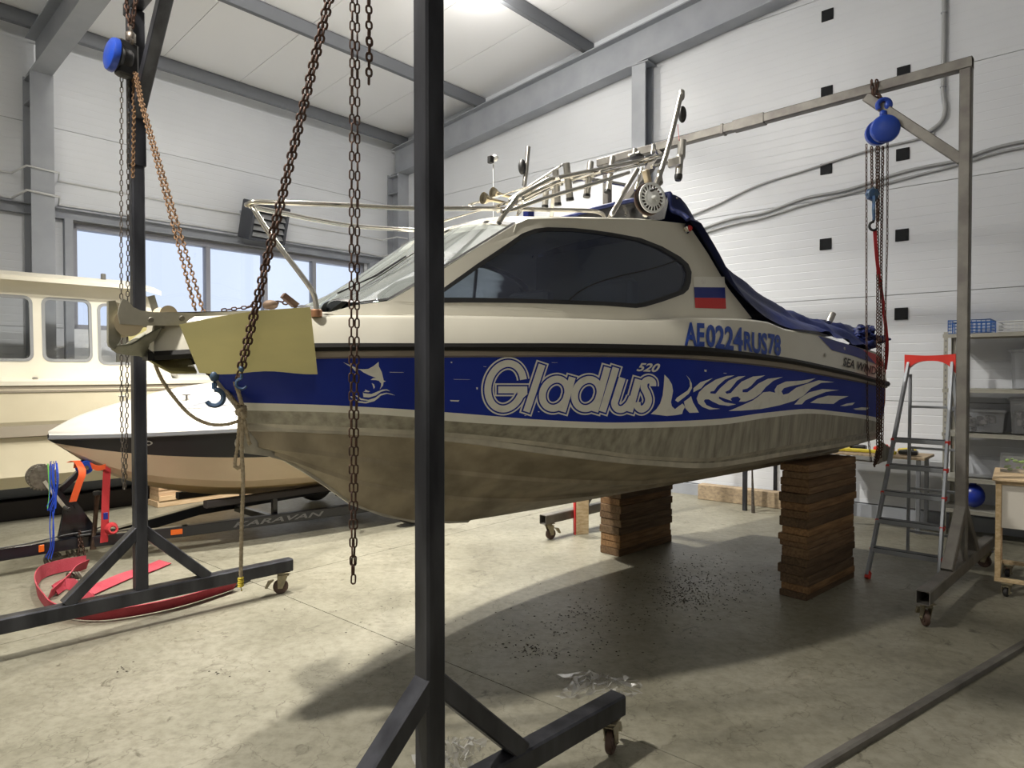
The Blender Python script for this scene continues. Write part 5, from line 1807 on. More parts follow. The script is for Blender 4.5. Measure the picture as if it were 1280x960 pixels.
rope([at(300, 512, Yr), at(297, 555, Yr), at(294, 575, Yr), at(294, 583, Yr), at(298, 585, Yr), at(302, 580, Yr), at(302, 560, Yr), at(300, 515, Yr)], .0075).build('rope_loop', M['rope'], rp, 60)
rope([at(303, 512, Yr), at(306, 530, Yr), at(311, 552, Yr), at(313, 556, Yr)], .008).build('rope_tie', M['rope'], rp, 60)
rope([at(299, 508, Yr), at(287, 494, Yr + .03), at(276, 478, Yr + .06), at(268, 466, Yr + .08)], .009).build('rope_tie', M['rope'], rp, 60)
rope([at(303, 508, Yr), at(298, 490, Yr), at(294, 478, Yr), at(297, 470, Yr)], .009).build('rope_tie', M['rope'], rp, 60)
rope([at(300, 526, Yr), at(280, 531, Yr), at(258, 529, Yr), at(236, 517, Yr), at(214, 492, Yr + .0), at(200, 470, Yr - .04), at(193, 451, Yr - .06)], .008).build('rope_bight', M['rope'], rp, 60)
mb = MB()
kc = at(301.5, 515, Yr - .01)
for i in range(5):
    mb.torus(kc + ZUP * (.016 - .008 * i), ZUP + V(.2, .1, 0) * (i - 2), .02, .008, 14, 6)
mb.torus(kc + V(.01, -.01, -.01), V(1, .4, .3), .018, .008, 14, 6)
mb.build('knot', M['rope'], rp, 60)
mb = MB()
ke = at(301, 728, Yr - .02)
for i in range(5): mb.torus(ke + ZUP * (.02 - .009 * i), ZUP + V(.3, 0, 0) * ((i % 2) - .5), .010, .005, 10, 5)
mb.tube([ke - ZUP * .015, ke - ZUP * .04 + V(.004, 0, 0)], .004, 5)
mb.build('whipping', M['rope_yellow'], rp, 60)

# ------------------------------------------------------------------ step ladder
LD = thing('step_ladder', (3.2, 5.5, 0), 'aluminium step ladder with red top cap and feet between the stern and the grey gantry', 'ladder')
fl_, fr_ = V(2.92, 5.56, 0), V(3.29, 5.22, 0)
tl_, tr_ = V(3.655, 6.26, 1.80), V(3.905, 6.03, 1.80)
wx = unit(fr_ - fl_)
wy = V(-wx[1], wx[0], 0)
for a, b_ in ((fl_, tl_), (fr_, tr_)):
    MB().bar(a + ZUP * .03, b_, .024, .062, np.cross(b_ - a, wx), .003).build('front_rail', M['alu_ladder'], LD)
    MB().bar(a + ZUP * .002, a + (b_ - a) * .03, .034, .072, np.cross(b_ - a, wx), .006).build('foot', M['red_plastic'], LD)
def rail(f, left): return (fl_ + (tl_ - fl_) * f) if left else (fr_ + (tr_ - fr_) * f)
for f in (.125, .248, .37, .49, .612):
    a, b_ = rail(f, True), rail(f, False)
    st_o = MB().bar(a + wx * .01, b_ - wx * .01, .085, .036, ZUP, .003).build('step', M['alu_ladder'], LD)
    MB().bar(a + wx * .012 + ZUP * .0205, b_ - wx * .012 + ZUP * .0205, .08, .006, ZUP, .001).build('tread_pad', M['ladder_dark'], st_o)
    for p in (a, b_): MB().obox(p, (.036, .085, .04), wx, wy, ZUP, .006).build('step_joint', M['red_plastic'], st_o)
rl_, rr_ = V(3.70, 6.33, 0), V(4.05, 6.01, 0)
for a, b_ in ((rl_, tl_ + V(.03, .03, -.12)), (rr_, tr_ + V(.03, .03, -.12))):
    MB().bar(a, b_, .022, .042, wy, .003).build('rear_leg', M['alu_ladder'], LD)
    MB().obox(a + ZUP * .015, (.03, .05, .03), wx, wy, ZUP, .005).build('foot', M['red_plastic'], LD)
for z in (.22, .62, 1.0, 1.38):
    k = z / 1.68
    MB().bar(rl_ + (tl_ + V(.03, .03, -.12) - rl_) * k, rr_ + (tr_ + V(.03, .03, -.12) - rr_) * k, .02, .022, ZUP, .002).build('rear_bar', M['alu_ladder'], LD)
mb = MB()
c0_ = tl_ - wx * .03
c1_ = tr_ + wx * .03
rows = []
for k in np.linspace(0, 1, 13):
    p = c0_ + (c1_ - c0_) * k
    sag = .012 * math.sin(math.pi * k)
    und = -.11 * (abs(2 * k - 1) ** 3)
    rows.append([p - wy * .04 + ZUP * (.06 - sag), p + wy * .04 + ZUP * (.06 - sag), p + wy * .04 + ZUP * (.0 + und), p - wy * .04 + ZUP * (.0 + und)])
mb.loft(rows, closed=True, caps=True)
mb.build('top_cap', M['red_plastic'], LD, 30)

# ------------------------------------------------------------------ shelving by the gable wall with its boxes
def shelf_pt(b, a, z): return hall(a, b, z)
SB0, SB1, SA0, SA1 = 9.47, 11.6, .06, .53
SH = thing('storage_rack', hall((SA0 + SA1) / 2, (SB0 + SB1) / 2), 'galvanised slotted-angle rack against the white wall behind the grey gantry post', 'rack')
for i, (a, b) in enumerate(((SA0, SB0), (SA1, SB0), (SA0, SB1), (SA1, SB1))):
    mb = MB()
    sa = 1 if a < .2 else -1
    sb = 1 if b < 10 else -1
    mb.box(hall(a + sa * .018, b, 1.06), (.036, .004, 2.1), E1, E2, ZUP)
    mb.box(hall(a, b + sb * .018, 1.06), (.004, .036, 2.1), E1, E2, ZUP)
    up_ = mb.build('upright', M['shelf_steel'], SH)
    mb = MB()
    z = .1
    while z < 2.05:
        mb.box(hall(a - sa * .003 if a < .2 else a + .003, b + sb * .018, z), (.002, .012, .022), E1, E2, ZUP)
        z += .06
    mb.build('slots', M['dark_joint'], up_)
SHELVES = (.30, .62, 1.08, 1.53, 2.09)
for z in SHELVES:
    mb = MB()
    mb.box(hall((SA0 + SA1) / 2, (SB0 + SB1) / 2, z - .006), (SA1 - SA0 + .01, SB1 - SB0 + .02, .008), E1, E2, ZUP)
    for a in (SA0, SA1): mb.box(hall(a, (SB0 + SB1) / 2, z - .02), (.006, SB1 - SB0 + .02, .038), E1, E2, ZUP)
    mb.build('shelf', M['shelf_steel'], SH)


def bin_(b0, b1, a0, a1, z, h, label, m, fill=None, lid=None, paper=True, group='boxes on the storage rack', name='storage_box'):
    t = thing(name, hall((a0 + a1) / 2, (b0 + b1) / 2, z), label, 'box', group)
    mb = MB()
    tp = .018
    rings = []
    for zz, e in ((z + .002, tp), (z + h, 0), (z + h, -.008), (z + h + .006, -.008)):
        rings.append([hall(a0 + e, b0 + e, zz), hall(a1 - e, b0 + e, zz), hall(a1 - e, b1 - e, zz), hall(a0 + e, b1 - e, zz)])
    mb.loft(rings, closed=True)
    mb.add([hall(a0 + tp, b0 + tp, z + .002), hall(a1 - tp, b0 + tp, z + .002), hall(a1 - tp, b1 - tp, z + .002), hall(a0 + tp, b1 - tp, z + .002)], [(0, 1, 2, 3)])
    mb.build('tub', m, t)
    if fill:
        mb = MB()
        rg = random.Random(int(b0 * 100))
        for _ in range(14):
            mb.obox(hall(rg.uniform(a0 + .06, a1 - .07), rg.uniform(b0 + .07, b1 - .07), z + rg.uniform(.03, h * .7)), (rg.uniform(.03, .09), rg.uniform(.03, .1), rg.uniform(.03, .09)), E1, E2, ZUP, .006)
        mb.build('contents', fill, t)
    if lid:
        MB().obox(hall((a0 + a1) / 2, (b0 + b1) / 2, z + h + .016), (a1 - a0 + .03, b1 - b0 + .03, .028), E1, E2, ZUP, .008).build('lid', lid, t)
    if paper:
        MB().box(hall(a1 + .002, b0 + (b1 - b0) * .62, z + h * .6), (.002, .075, .055), E1, E2, ZUP).build('paper_label', M['paper'], t)
    return t
bin_(10.02, 10.42, .10, .46, 1.535, .36, 'clear plastic box with a white label on the middle shelf', M['clear_bin'], None, M['clear_bin'])
t = bin_(10.50, 11.0, .10, .48, 1.535, .27, 'grey plastic tub with a tilted charcoal lid on the middle shelf', M['bin_grey'], None, None, False)
MB().obox(hall(.30, 10.76, 1.90), (.40, .58, .05), E1, unit(E2 * .93 - ZUP * .36), unit(ZUP * .93 + E2 * .36), .01).build('lid', M['lid_dark'], t)
bin_(9.55, 9.98, .10, .46, 1.09, .2, 'clear box of dark parts on the lower shelf, behind the gantry post', M['clear_bin'], M['dark_parts'], M['clear_bin'], False)
bin_(10.02, 10.30, .10, .46, 1.09, .33, 'small clear box of black parts right of the gantry post', M['clear_bin'], M['dark_parts'], M['clear_bin'], False)
bin_(10.34, 10.86, .10, .46, 1.09, .15, 'clear box of pale parts, lower of two stacked by the gantry post', M['clear_bin'], M['dark_parts'], None, True)
bin_(10.34, 10.86, .10, .46, 1.255, .15, 'clear box of dark parts, upper of two stacked by the gantry post', M['clear_bin'], M['dark_parts'], M['clear_bin'], True)
bin_(9.6, 10.1, .10, .46, .63, .18, 'clear crate on the low shelf behind the step ladder', M['clear_bin'], None, None, False)
bin_(10.2, 10.75, .10, .46, .63, .2, 'clear crate on the low shelf beside the wooden cart', M['clear_bin'], None, None, False)
mb = MB().ball(hall(.40, 9.72, .435), .105, 16, 12, (1, 1, 1.15))
mb.lathe(hall(.40, 9.72, .54), ZUP, [(.03, 0), (.03, .04), (.035, .045), (.035, .06)], 12)
tag(mb.build('blue_canister', M['blue_ball'], None, 50), 'round blue canister on the bottom shelf behind the grey post', 'canister')


def basket(b0, b1, a0, a1, z, h, m, label, nx, nz):
    mb = MB()
    r_ = .004
    for k in range(nz + 1):
        zz = z + .006 + h * k / nz
        mb.tube([hall(a0, b0, zz), hall(a1, b0, zz), hall(a1, b1, zz), hall(a0, b1, zz), hall(a0, b0, zz)], r_ * (1.6 if k == nz else 1), 5)
    for k in range(nx + 1):
        b = b0 + (b1 - b0) * k / nx
        mb.tube([hall(a0, b, z + h), hall(a0, b, z + .006), hall(a1, b, z + .006), hall(a1, b, z + h)], r_, 5)
    for k in range(1, 5):
        a = a0 + (a1 - a0) * k / 5
        mb.tube([hall(a, b0, z + h), hall(a, b0, z + .006), hall(a, b1, z + .006), hall(a, b1, z + h)], r_, 5)
    return tag(mb.build('wire_basket', m, None, 60), label, 'basket', 'wire baskets on top of the rack')
basket(9.50, 9.86, .1, .5, 2.09, .13, M['blue_wire'], 'blue wire basket on top of the galvanised rack', 9, 4)
basket(9.92, 11.0, .1, .5, 2.09, .10, M['white_wire'], 'long white wire basket on top of the galvanised rack', 16, 3)
for b in (10.55, 10.72):
    pass

# tool bench behind the ladder
TB = thing('tool_bench', hall(.36, 8.85), 'narrow bench with grey legs behind the step ladder, tools on it', 'bench')
MB().obox(hall(.36, 8.85, .79), (.5, .95, .03), E1, E2, ZUP, .004).build('top', M['wood_beam'], TB)
for a in (.15, .57):
    for b in (8.46, 9.26): MB().bar(hall(a, b, 0), hall(a, b, .775), .04, .04, E1, .004).build('leg', M['steel_grey'], TB)
def tool(b0, b1, a, z, w, h, m, label, nm='hand_tool'):
    mb = MB().obox(hall(a, (b0 + b1) / 2, z + h / 2), (w, b1 - b0, h * .7), E1, E2, ZUP, h * .3)
    mb.cyl(hall(a, b0 + .02, z + h * .6), hall(a, b0 + .14, z + h * .9), h * .25, 8)
    return tag(mb.build(nm, m), label, 'tool', 'tools on the bench')
tool(8.45, 9.05, .56, .805, .04, .055, M['yellow_tool'], 'long yellow level lying along the front edge of the bench', 'spirit_level')
tool(8.5, 8.72, .42, .805, .1, .09, M['black_plastic'], 'black tool lying on the bench behind the hoist chains')
tool(8.80, 9.0, .42, .805, .09, .09, M['red_plastic'], 'red tool in the middle of the bench')
tool(9.06, 9.24, .5, .805, .08, .07, M['black_plastic'], 'black tool at the ladder end of the bench')
tool(8.42, 8.5, .5, .805, .06, .12, M['bracket_red'], 'dull red tool standing at the left end of the bench')
tool(9.02, 9.2, .34, .805, .06, .07, M['yellow_tool'], 'short yellow tool at the back of the bench')

# wooden cart on castors at the right edge
ct = V(3.71, 5.17, 0)
CT = thing('workshop_cart', ct + V(.5, .1, 0), 'pale wood framed cart on castors at the right edge of the picture', 'cart')
cu_, cv_ = V(.80, -.60, 0), V(.60, .80, 0)
def cp(x, y, z): return ct + cu_ * x + cv_ * y + ZUP * z
for x, y in ((0, 0), (1.0, 0), (0, .62), (1.0, .62)):
    MB().bar(cp(x, y, .13), cp(x, y, .86), .036, .036, cu_, .003).build('post', M['wood_pale'], CT)
    castor(cp(x + (.06 if x == 0 else -.06), y, 0)[0], cp(x + (.06 if x == 0 else -.06), y, 0)[1], .105, R(40), CT, 'rubber', False, .034)
for z in (.118, .86):
    for y in (0, .62): MB().bar(cp(-.02, y, z), cp(1.02, y, z), .036, .03, ZUP, .003).build('rail', M['wood_pale'], CT)
    for x in (0, 1.0): MB().bar(cp(x, 0, z), cp(x, .62, z), .036, .03, ZUP, .003).build('rail', M['wood_pale'], CT)
MB().obox(cp(.5, .31, .885), (1.08, .72, .02), cu_, cv_, ZUP, .003).build('top', M['wood_pale'], CT)
MB().obox(cp(.5, .0, .68), (.96, .012, .33), cu_, cv_, ZUP, .002).build('front_panel', M['cart_panel'], CT)
MB().obox(cp(.6, .3, .898), (.7, .42, .006), cu_, cv_, ZUP, .001).build('cutting_mat', M['lid_dark'], CT)
gb = thing('glass_box', cp(.12, .45, .896), 'small clear box of green leaves on the wooden cart', 'box')
mb = MB()
mb.loft([[cp(x, y, z) for x, y in ((.0, .36), (.26, .36), (.26, .60), (.0, .60))] for z in (.897, 1.03)], closed=True)
mb.build('box_wall', M['clear_bin'], gb)
mb = MB()
for _ in range(26):
    mb.ball(cp(rng.uniform(.04, .22), rng.uniform(.40, .56), rng.uniform(.915, .99)), rng.uniform(.015, .03), 6, 4, (1, .6, .5))
tag(mb.build('leaves', M['green_stuff'], gb, 50), kind='stuff')
tag(MB().cbox(cp(.34, .5, .93), (.09, .06, .06), .3, .008).build('wood_offcut', M['wood_pale']), 'small wood offcut lying on the cart beside the box of leaves', 'offcut')

# timbers, pipes and rods by the gable wall, seen under the hull
pA, pB = floor_at(872, 624), floor_at(1010, 641)
dd = unit(pB - pA)
nn_ = V(-dd[1], dd[0], 0)
tag(MB().bar(pA + nn_ * .09 + ZUP * .1, pB + dd * .0 + nn_ * .09 + ZUP * .1, .16, .2, ZUP, .006).build('timber_beam', M['wood_beam']), 'long weathered timber lying along the foot of the white wall', 'beam')
pC = floor_at(846, 611)
tag(MB().bar(pC + ZUP * .06, pC + V(-.9, .95, .06), .12, .12, ZUP, .005).build('timber_beam', M['wood_pale']), 'pale short timber lying beyond the dark post under the hull', 'beam')
def up_to(px, Y, z): return at(px, 465, Y) * V(1, 1, 0) + ZUP * z
sd_ = thing('steel_stand', floor_at(950, 634), 'black square-legged steel stand behind the hull, its legs showing above the timber', 'stand')
legs = [floor_at(931, 638), floor_at(957.5, 629), floor_at(969.5, 631)]
legs.append(legs[0] + (legs[2] - legs[1]) * 1.0 + V(.0, .0, 0))
for p in legs[:3]: MB().bar(p, p + ZUP * 1.15, .048, .048, E2, .003).build('leg', M['black_steel'], sd_)
MB().bar(legs[0] + ZUP * 1.12, legs[1] + ZUP * 1.12, .048, .05, ZUP, .003).build('top_rail', M['black_steel'], sd_)
MB().bar(legs[1] + ZUP * 1.12, legs[2] + ZUP * 1.12, .048, .05, ZUP, .003).build('top_rail', M['black_steel'], sd_)
p = floor_at(941.5, 641)
tag(MB().tube([p, p + ZUP * 1.3 - (p - legs[0]) * .35], .022, 9).build('steel_pipe', M['zinc'], None, 40), 'thin grey pipe propped against the black stand behind the hull', 'pipe')
p = floor_at(859, 616)
tag(MB().bar(p, p + ZUP * .9, .07, .07, E1, .003).build('steel_stub', M['black_steel']), 'short black post standing at the left end of the weathered timber', 'post')

# steel angle on the floor, bottom right
q0, q1 = floor_at(1008, 972), floor_at(1345, 770)
d_ = unit(q1 - q0)
nb = V(-d_[1], d_[0], 0)
mb = MB()
mb.loft([[p + nb * .045, p + nb * .045 + ZUP * .006, p + nb * .005 + ZUP * .03, p - nb * .01 + ZUP * .036, p - nb * .022 + ZUP * .03, p - nb * .022] for p in (q0 - d_ * .6, q1)], closed=True, caps=True)
tag(mb.build('steel_profile', M['bare_steel'], None, 30), 'long grey steel profile lying on the concrete at the lower right', 'profile')

# crumpled film
def film(c, w, h, hz, seed, label):
    rg = random.Random(seed)
    n = 16
    mb = MB()
    rows = []
    for i in range(n):
        row = []
        for j in range(n):
            u, v = i / (n - 1) * 2 - 1, j / (n - 1) * 2 - 1
            e = max(0, 1 - (u * u + v * v) * .7)
            k = 1 + .25 * math.sin(3 * math.atan2(v, u) + seed)
            row.append(c + V(u * w * k + rg.uniform(-.02, .02), v * h * k + rg.uniform(-.02, .02), .003 + hz * e * rg.uniform(.1, 1)))
        rows.append(row)
    mb.loft(rows)
    return tag(mb.build('plastic_film', M['plastic_film'], None, None), label, 'film', 'crumpled clear film on the floor')
film(floor_at(748, 858), .19, .12, .07, 2, 'crumpled clear film on the floor behind the near gantry foot')
film(floor_at(560, 948), .13, .12, .09, 5, 'crumpled clear film on the floor beside the near black post')

# ------------------------------------------------------------------ cream cabin cruiser by the windows
CA = R(46)
CD = V(math.cos(CA), math.sin(CA), 0)      # towards its bow
CN = V(CD[1], -CD[0], 0)                   # near side
CQ = V(-5.0, 7.6, 0)


def Cc(t, v, z):
    """t along the near side (bow positive), v = distance behind the near side"""
    return CQ + CD * t - CN * v + ZUP * z


CR = thing('cabin_cruiser', Cc(0, .9, 0), 'cream cabin cruiser with square windows standing by the window wall', 'boat')
def crw(t): return float(np.interp(t, [-4, .6, 1.2, 1.7, 2.1, 2.4], [0, 0, .10, .32, .62, .86]))   # plan inset of the bow
ts = list(np.linspace(-4, .6, 8)) + [.8, 1.0, 1.2, 1.45, 1.7, 1.9, 2.1, 2.25, 2.4]
WD_ = 1.76
mb = MB()
prof = [(2, .50, .30), (2, .22, .42), (0, .10, .56), (0, .085, .985), (1, .03, 1.0), (1, .05, 1.12), (0, .03, 1.16), (0, .0, 1.475), (1, -.012, 1.48), (1, -.012, 1.505), (0, -.004, 1.51), (1, -.004, 1.55), (3, -.02, 1.555), (3, -.02, 1.60), (3, .05, 1.615)]
for sd in (0, 1):
    rows = []
    for (mi, v, z) in prof:
        r_ = []
        for t in ts:
            vv = min(v + crw(t) * (1 if z > .9 else 1.1), WD_ / 2)
            tt = t - max(0, (1.2 - z)) * .35 * max(0, (t - 1.0))
            r_.append(Cc(tt, vv if sd == 0 else WD_ - vv, z))
        rows.append(r_)
    for i in range(len(rows) - 1):
        mb.mat(prof[i + 1][0])
        mb.loft([rows[i], rows[i + 1]])
mb.mat(3)
mb.loft([[Cc(t, min(.05 + crw(t), WD_ / 2), 1.615), Cc(t, WD_ / 2, 1.66), Cc(t, WD_ - min(.05 + crw(t), WD_ / 2), 1.615)] for t in ts])
mb.mat(2)
mb.loft([[Cc(t, min(.5 + crw(t), WD_ / 2), .30), Cc(t, WD_ / 2, .18), Cc(t, WD_ - min(.5 + crw(t), WD_ / 2), .30)] for t in ts])
mb.mat(0)
mb.add([Cc(-4, v, z) for v, z in ((.5, .3), (.1, .56), (0, 1.5), (.05, 1.61), (WD_ - .05, 1.61), (WD_, 1.5), (WD_ - .1, .56), (WD_ - .5, .3))], [tuple(range(8))])
mb.build('hull', [M['cream_hull'], M['grey_band'], M['keel_blue'], M['cream_white']], CR, 30)
mb = MB()
mb.obox(Cc(-1.0, .88, .15), (5.2, .16, .30), CD, CN, ZUP, .01)
mb.build('keel', M['cradle'], CR)
CW_ = 1.18
# cabin: plan tapers in front; side wall with three rounded windows
def cside(t, z, o): return Cc(t, .16 + .06 * (z - 1.6) + o * -1, z)
def rrect(t0, t1, z0, z1, r):
    pts = []
    for cx, cz, a0 in ((t1 - r, z1 - r, 0), (t0 + r, z1 - r, 90), (t0 + r, z0 + r, 180), (t1 - r, z0 + r, 270)):
        for k in range(5):
            a = R(a0 + 22.5 * k)
            pts.append((cx + r * math.cos(a), cz + r * math.sin(a)))
    return pts
def ct_of(px, z):
    r = ray(px, 465)
    # station on the near cabin wall with this picture column
    best = None
    for i in range(800):
        t = -2.2 + i * .005
        p = cside(t, z, 0)
        e = abs((p[0] / p[1]) - r[0] / r[1])
        if best is None or e < best[0]: best = (e, t)
    return best[1]
wins = []
for (x0, x1, z0, z1) in ((-16, 40, 1.83, 2.53), (55, 114, 1.83, 2.53), (124, 172, 1.80, 2.50)):
    wins.append((ct_of(x0, 2.2), ct_of(x1, 2.2), z0, z1))
tF = ct_of(184, 2.2)
holes = [rrect(*w, .07) for w in wins]
outl = [(-4, 1.60), (tF + .28, 1.60), (tF + .02, 2.62), (tF - .05, 2.70), (-4, 2.74)]
for sd in (0, 1):
    fn = cside if sd == 0 else (lambda t, z, o: Cc(t, CW_ - (.16 + .06 * (z - 1.6) - o), z))
    mb = MB()
    sheet(mb, [outl] + (holes if sd == 0 else [rrect(-3.8, tF - .12, 1.72, 2.60, .07)]), fn, 0, .04, .5)
    mb.build('cabin_wall', M['cream_white'], CR)
    for w, h in (zip(wins, holes) if sd == 0 else ()):
        mb = MB()
        inner = rrect(w[0] + .018, w[1] - .018, w[2] + .018, w[3] - .018, .055)
        outer_ = rrect(w[0] - .014, w[1] + .014, w[2] - .014, w[3] + .014, .08)
        sheet(mb, [outer_, inner], fn, .006, .03, .5)
        wfr = mb.build('window_frame', M['louvre'] if sd == 0 else M['cream_white'], CR)
        sheet(MB(), [inner], fn, -.01, 0, .5).build('pane', M['clear'], wfr)
mb = MB()
def roofrow(t, dz=0.0):
    return [Cc(t, v, 2.74 + .10 * math.sin(math.pi * (v - .05) / (CW_ - .1)) + dz - (.05 if t > tF else 0)) for v in np.linspace(.05, CW_ - .05, 11)]
rw = [-4, -2, 0, tF - .1, tF + .12]
mb.loft([roofrow(t) for t in rw])
mb.loft([roofrow(t, -.05) for t in rw])
for k in (0, -1):
    mb.loft([[roofrow(t)[k] for t in rw], [roofrow(t, -.05)[k] for t in rw]])
mb.loft([roofrow(rw[-1]), roofrow(rw[-1], -.05)])
mb.build('roof', M['cream_white'], CR, 40)
mb = MB()
mb.loft([[Cc(tF + .10, .22 + c * .74, 2.66) for c in np.linspace(0, 1, 5)], [Cc(tF + .36, .17 + c * .84, 1.62) for c in np.linspace(0, 1, 5)]])
mb.build('front_screen', M['clear'], CR)
MB().obox(Cc(ct_of(133, 2.7), .3, 2.83), (.05, .04, .09), CD, CN, ZUP, .006).build('roof_fitting', M['steel_dull'], CR)
for t in (-1.35, -.25): MB().obox(cside(t, 1.63, .03), (.05, .03, .025), CD, CN, ZUP, .004).build('deck_fitting', M['steel_dull'], CR)
cr2 = tag(MB().obox(Cc(-1.6, .7, .11), (6.5, .18, .22), CD, CN, ZUP, .006).build('cradle_beam', M['cradle']), 'long dark timber lying on the floor under the cream cruiser', 'beam')

# ------------------------------------------------------------------ white jet boat on its trailer
JA = R(47)
JD = V(math.cos(JA), math.sin(JA), 0)
JN = V(JD[1], -JD[0], 0)
J0 = V(-4.03, 5.9, 0)


def J(s, v, z): return J0 + JD * s + JN * v + ZUP * z


JB = thing('jet_boat', J(2, 0, 0), 'white jet boat with a black side band, sitting on the black trailer', 'boat')
JW = pchip([(0, .015), (.15, .17), (.5, .40), (1.0, .64), (1.6, .83), (2.2, .93), (3.0, 1.0), (4.2, 1.0)])
jz = {
    'band_t': pchip([(0, 1.14), (.5, 1.145), (1.6, 1.16), (2.6, 1.15), (4.2, 1.1)]),
    'band_b': pchip([(0, 1.09), (.3, 1.02), (.8, .94), (1.6, .88), (2.6, .86), (4.2, .84)]),
    'chine': pchip([(.12, 1.02), (.5, .82), (1.0, .70), (1.6, .63), (2.6, .60), (4.2, .59)]),
    'str': pchip([(.16, .99), (.5, .765), (1.0, .63), (1.6, .55), (2.6, .52), (4.2, .51)]),
    'keel': pchip([(.14, 1.0), (.4, .80), (.9, .58), (1.5, .44), (2.1, .385), (4.2, .37)])}
jsN = 34
ju = [(i / jsN) ** 1.4 for i in range(jsN + 1)]
mb = MB()
crv = [(.14, lambda s: .012, jz['keel'], 1), (.16, lambda s: max(.014, JW(s) * .55 - .04), jz['str'], 2), (.13, lambda s: max(.015, JW(s) * .74 - .05), jz['chine'], 1),
       (.04, lambda s: max(.015, JW(s) - .06), jz['band_b'], 0), (.0, lambda s: max(.015, JW(s) - .02), lambda s: jz['band_t'](s) - .03, 0), (0, lambda s: JW(s) + .012, lambda s: jz['band_t'](s) - .02, 3), (0, lambda s: JW(s) + .014, lambda s: jz['band_t'](s) + .012, 3), (0, lambda s: JW(s) - .01, lambda s: jz['band_t'](s) + .025, 4)]
for sd in (1, -1):
    rows = []
    for s0, wf, zf, mi in crv:
        rows.append([J(s0 + (4.2 - s0) * u, sd * wf(s0 + (4.2 - s0) * u), zf(s0 + (4.2 - s0) * u)) for u in ju])
    mts = [1, 2, 1, 0, 3, 3, 4]
    mts = [2, 1, 1, 0, 3, 3, 4]
    for i in range(len(rows) - 1):
        mb.mat(mts[i])
        mb.loft([rows[i], rows[i + 1]])
mb.mat(0)
mb.add([J(4.2, v, z) for v, z in ((0, .37), (.7, .54), (.94, .84), (.98, 1.1), (-.98, 1.1), (-.94, .84), (-.7, .54))], [tuple(range(7))])
jh = mb.build('hull', [M['jet_black'], M['jet_cream'], M['jet_ochre'], M['grey_trim'], M['jet_white']], JB, 35)
# moulded deck: shoulder then crown
mb = MB()
jsh = pchip([(0, 1.18), (.3, 1.24), (.8, 1.30), (1.4, 1.36), (2.2, 1.40), (4.2, 1.36)])
jcr = pchip([(0, 1.185), (.2, 1.30), (.6, 1.43), (1.1, 1.55), (1.7, 1.62), (2.3, 1.66), (4.2, 1.5)])
rows = []
for u in ju:
    s = 4.2 * u
    w = JW(s) - .012
    row = []
    for c in (-1, -.93, -.82, -.66, -.5, -.25, 0, .25, .5, .66, .82, .93, 1):
        a = abs(c)
        if a >= .66:
            k = (1 - a) / .34
            z = jz['band_t'](s) + .025 + (jsh(s) - jz['band_t'](s) - .025) * math.sin(k * math.pi / 2)
        else:
            k = 1 - a / .66
            z = jsh(s) + (jcr(s) - jsh(s)) * (1 - (1 - k) ** 1.8)
        row.append(J(s, w * c, z))
    rows.append(row)
mb.loft(rows)
mb.build('deck', M['jet_white'], JB, 50)
# black swoosh, cleats, oval badge, script on the flank
def jdeck(s, c):
    w = JW(s) - .012
    a = abs(c)
    if a >= .66: z = jz['band_t'](s) + .025 + (jsh(s) - jz['band_t'](s) - .025) * math.sin((1 - a) / .34 * math.pi / 2)
    else: z = jsh(s) + (jcr(s) - jsh(s)) * (1 - (a / .66) ** 1.8)
    return J(s, w * c, z)
mb = MB()
mb.loft([[jdeck(s, c0) + ZUP * .006, jdeck(s, (c0 + c1) / 2) + ZUP * .012, jdeck(s, c1) + ZUP * .006] for s, c0, c1 in ((1.0, .60, .605), (1.12, .55, .63), (1.3, .52, .63), (1.6, .51, .62), (2.2, .5, .61), (3.2, .5, .61))])
mb.build('deck_vent', M['grey_trim'], JB, 40)
for s, c in ((1.05, .46), (.62, -.2)):
    p = jdeck(s, c)
    mb = MB().obox(p + ZUP * .03, (.02, .02, .06), JD, JN, ZUP, .003)
    mb.bar(p - JD * .035 + ZUP * .055, p + JD * .035 + ZUP * .055, .018, .014, ZUP, .004)
    mb.build('cleat', M['steel_dull'], JB)
mb = MB()
s0 = .62
pc = J(s0, JW(s0) - .025, 1.065)
tx = unit(J(s0 + .1, JW(s0 + .1) - .025, 1.065) - pc)
nx_ = unit(np.cross(tx, ZUP))
mb.loft([[pc + nx_ * .012 + tx * .075 * r_ * math.cos(a) + ZUP * .026 * r_ * math.sin(a) for a in np.linspace(0, 2 * math.pi, 20)] for r_ in (1.0, .8)])
for sg in (-1, 1): mb.bar(pc + nx_ * .012 - tx * .04, pc + nx_ * .012 + tx * .04 + ZUP * .012 * sg, .003, .006, ZUP, .001)
mb.build('oval_badge', M['steel_dull'], JB)
v, f = text_loops('SPEED 1.5', shear=.6, bold=.01)
def jscript(x, y):
    s = 1.28 + .62 * x
    return jdeck(s, .93 - .16 * y) + ZUP * .004 + JN * .004
v, f = text_loops('Xtreme', shear=.6, bold=.0)
MB().add([jscript(x, y) for x, y in v], f).build('script_lettering', M['grey_trim'], JB)

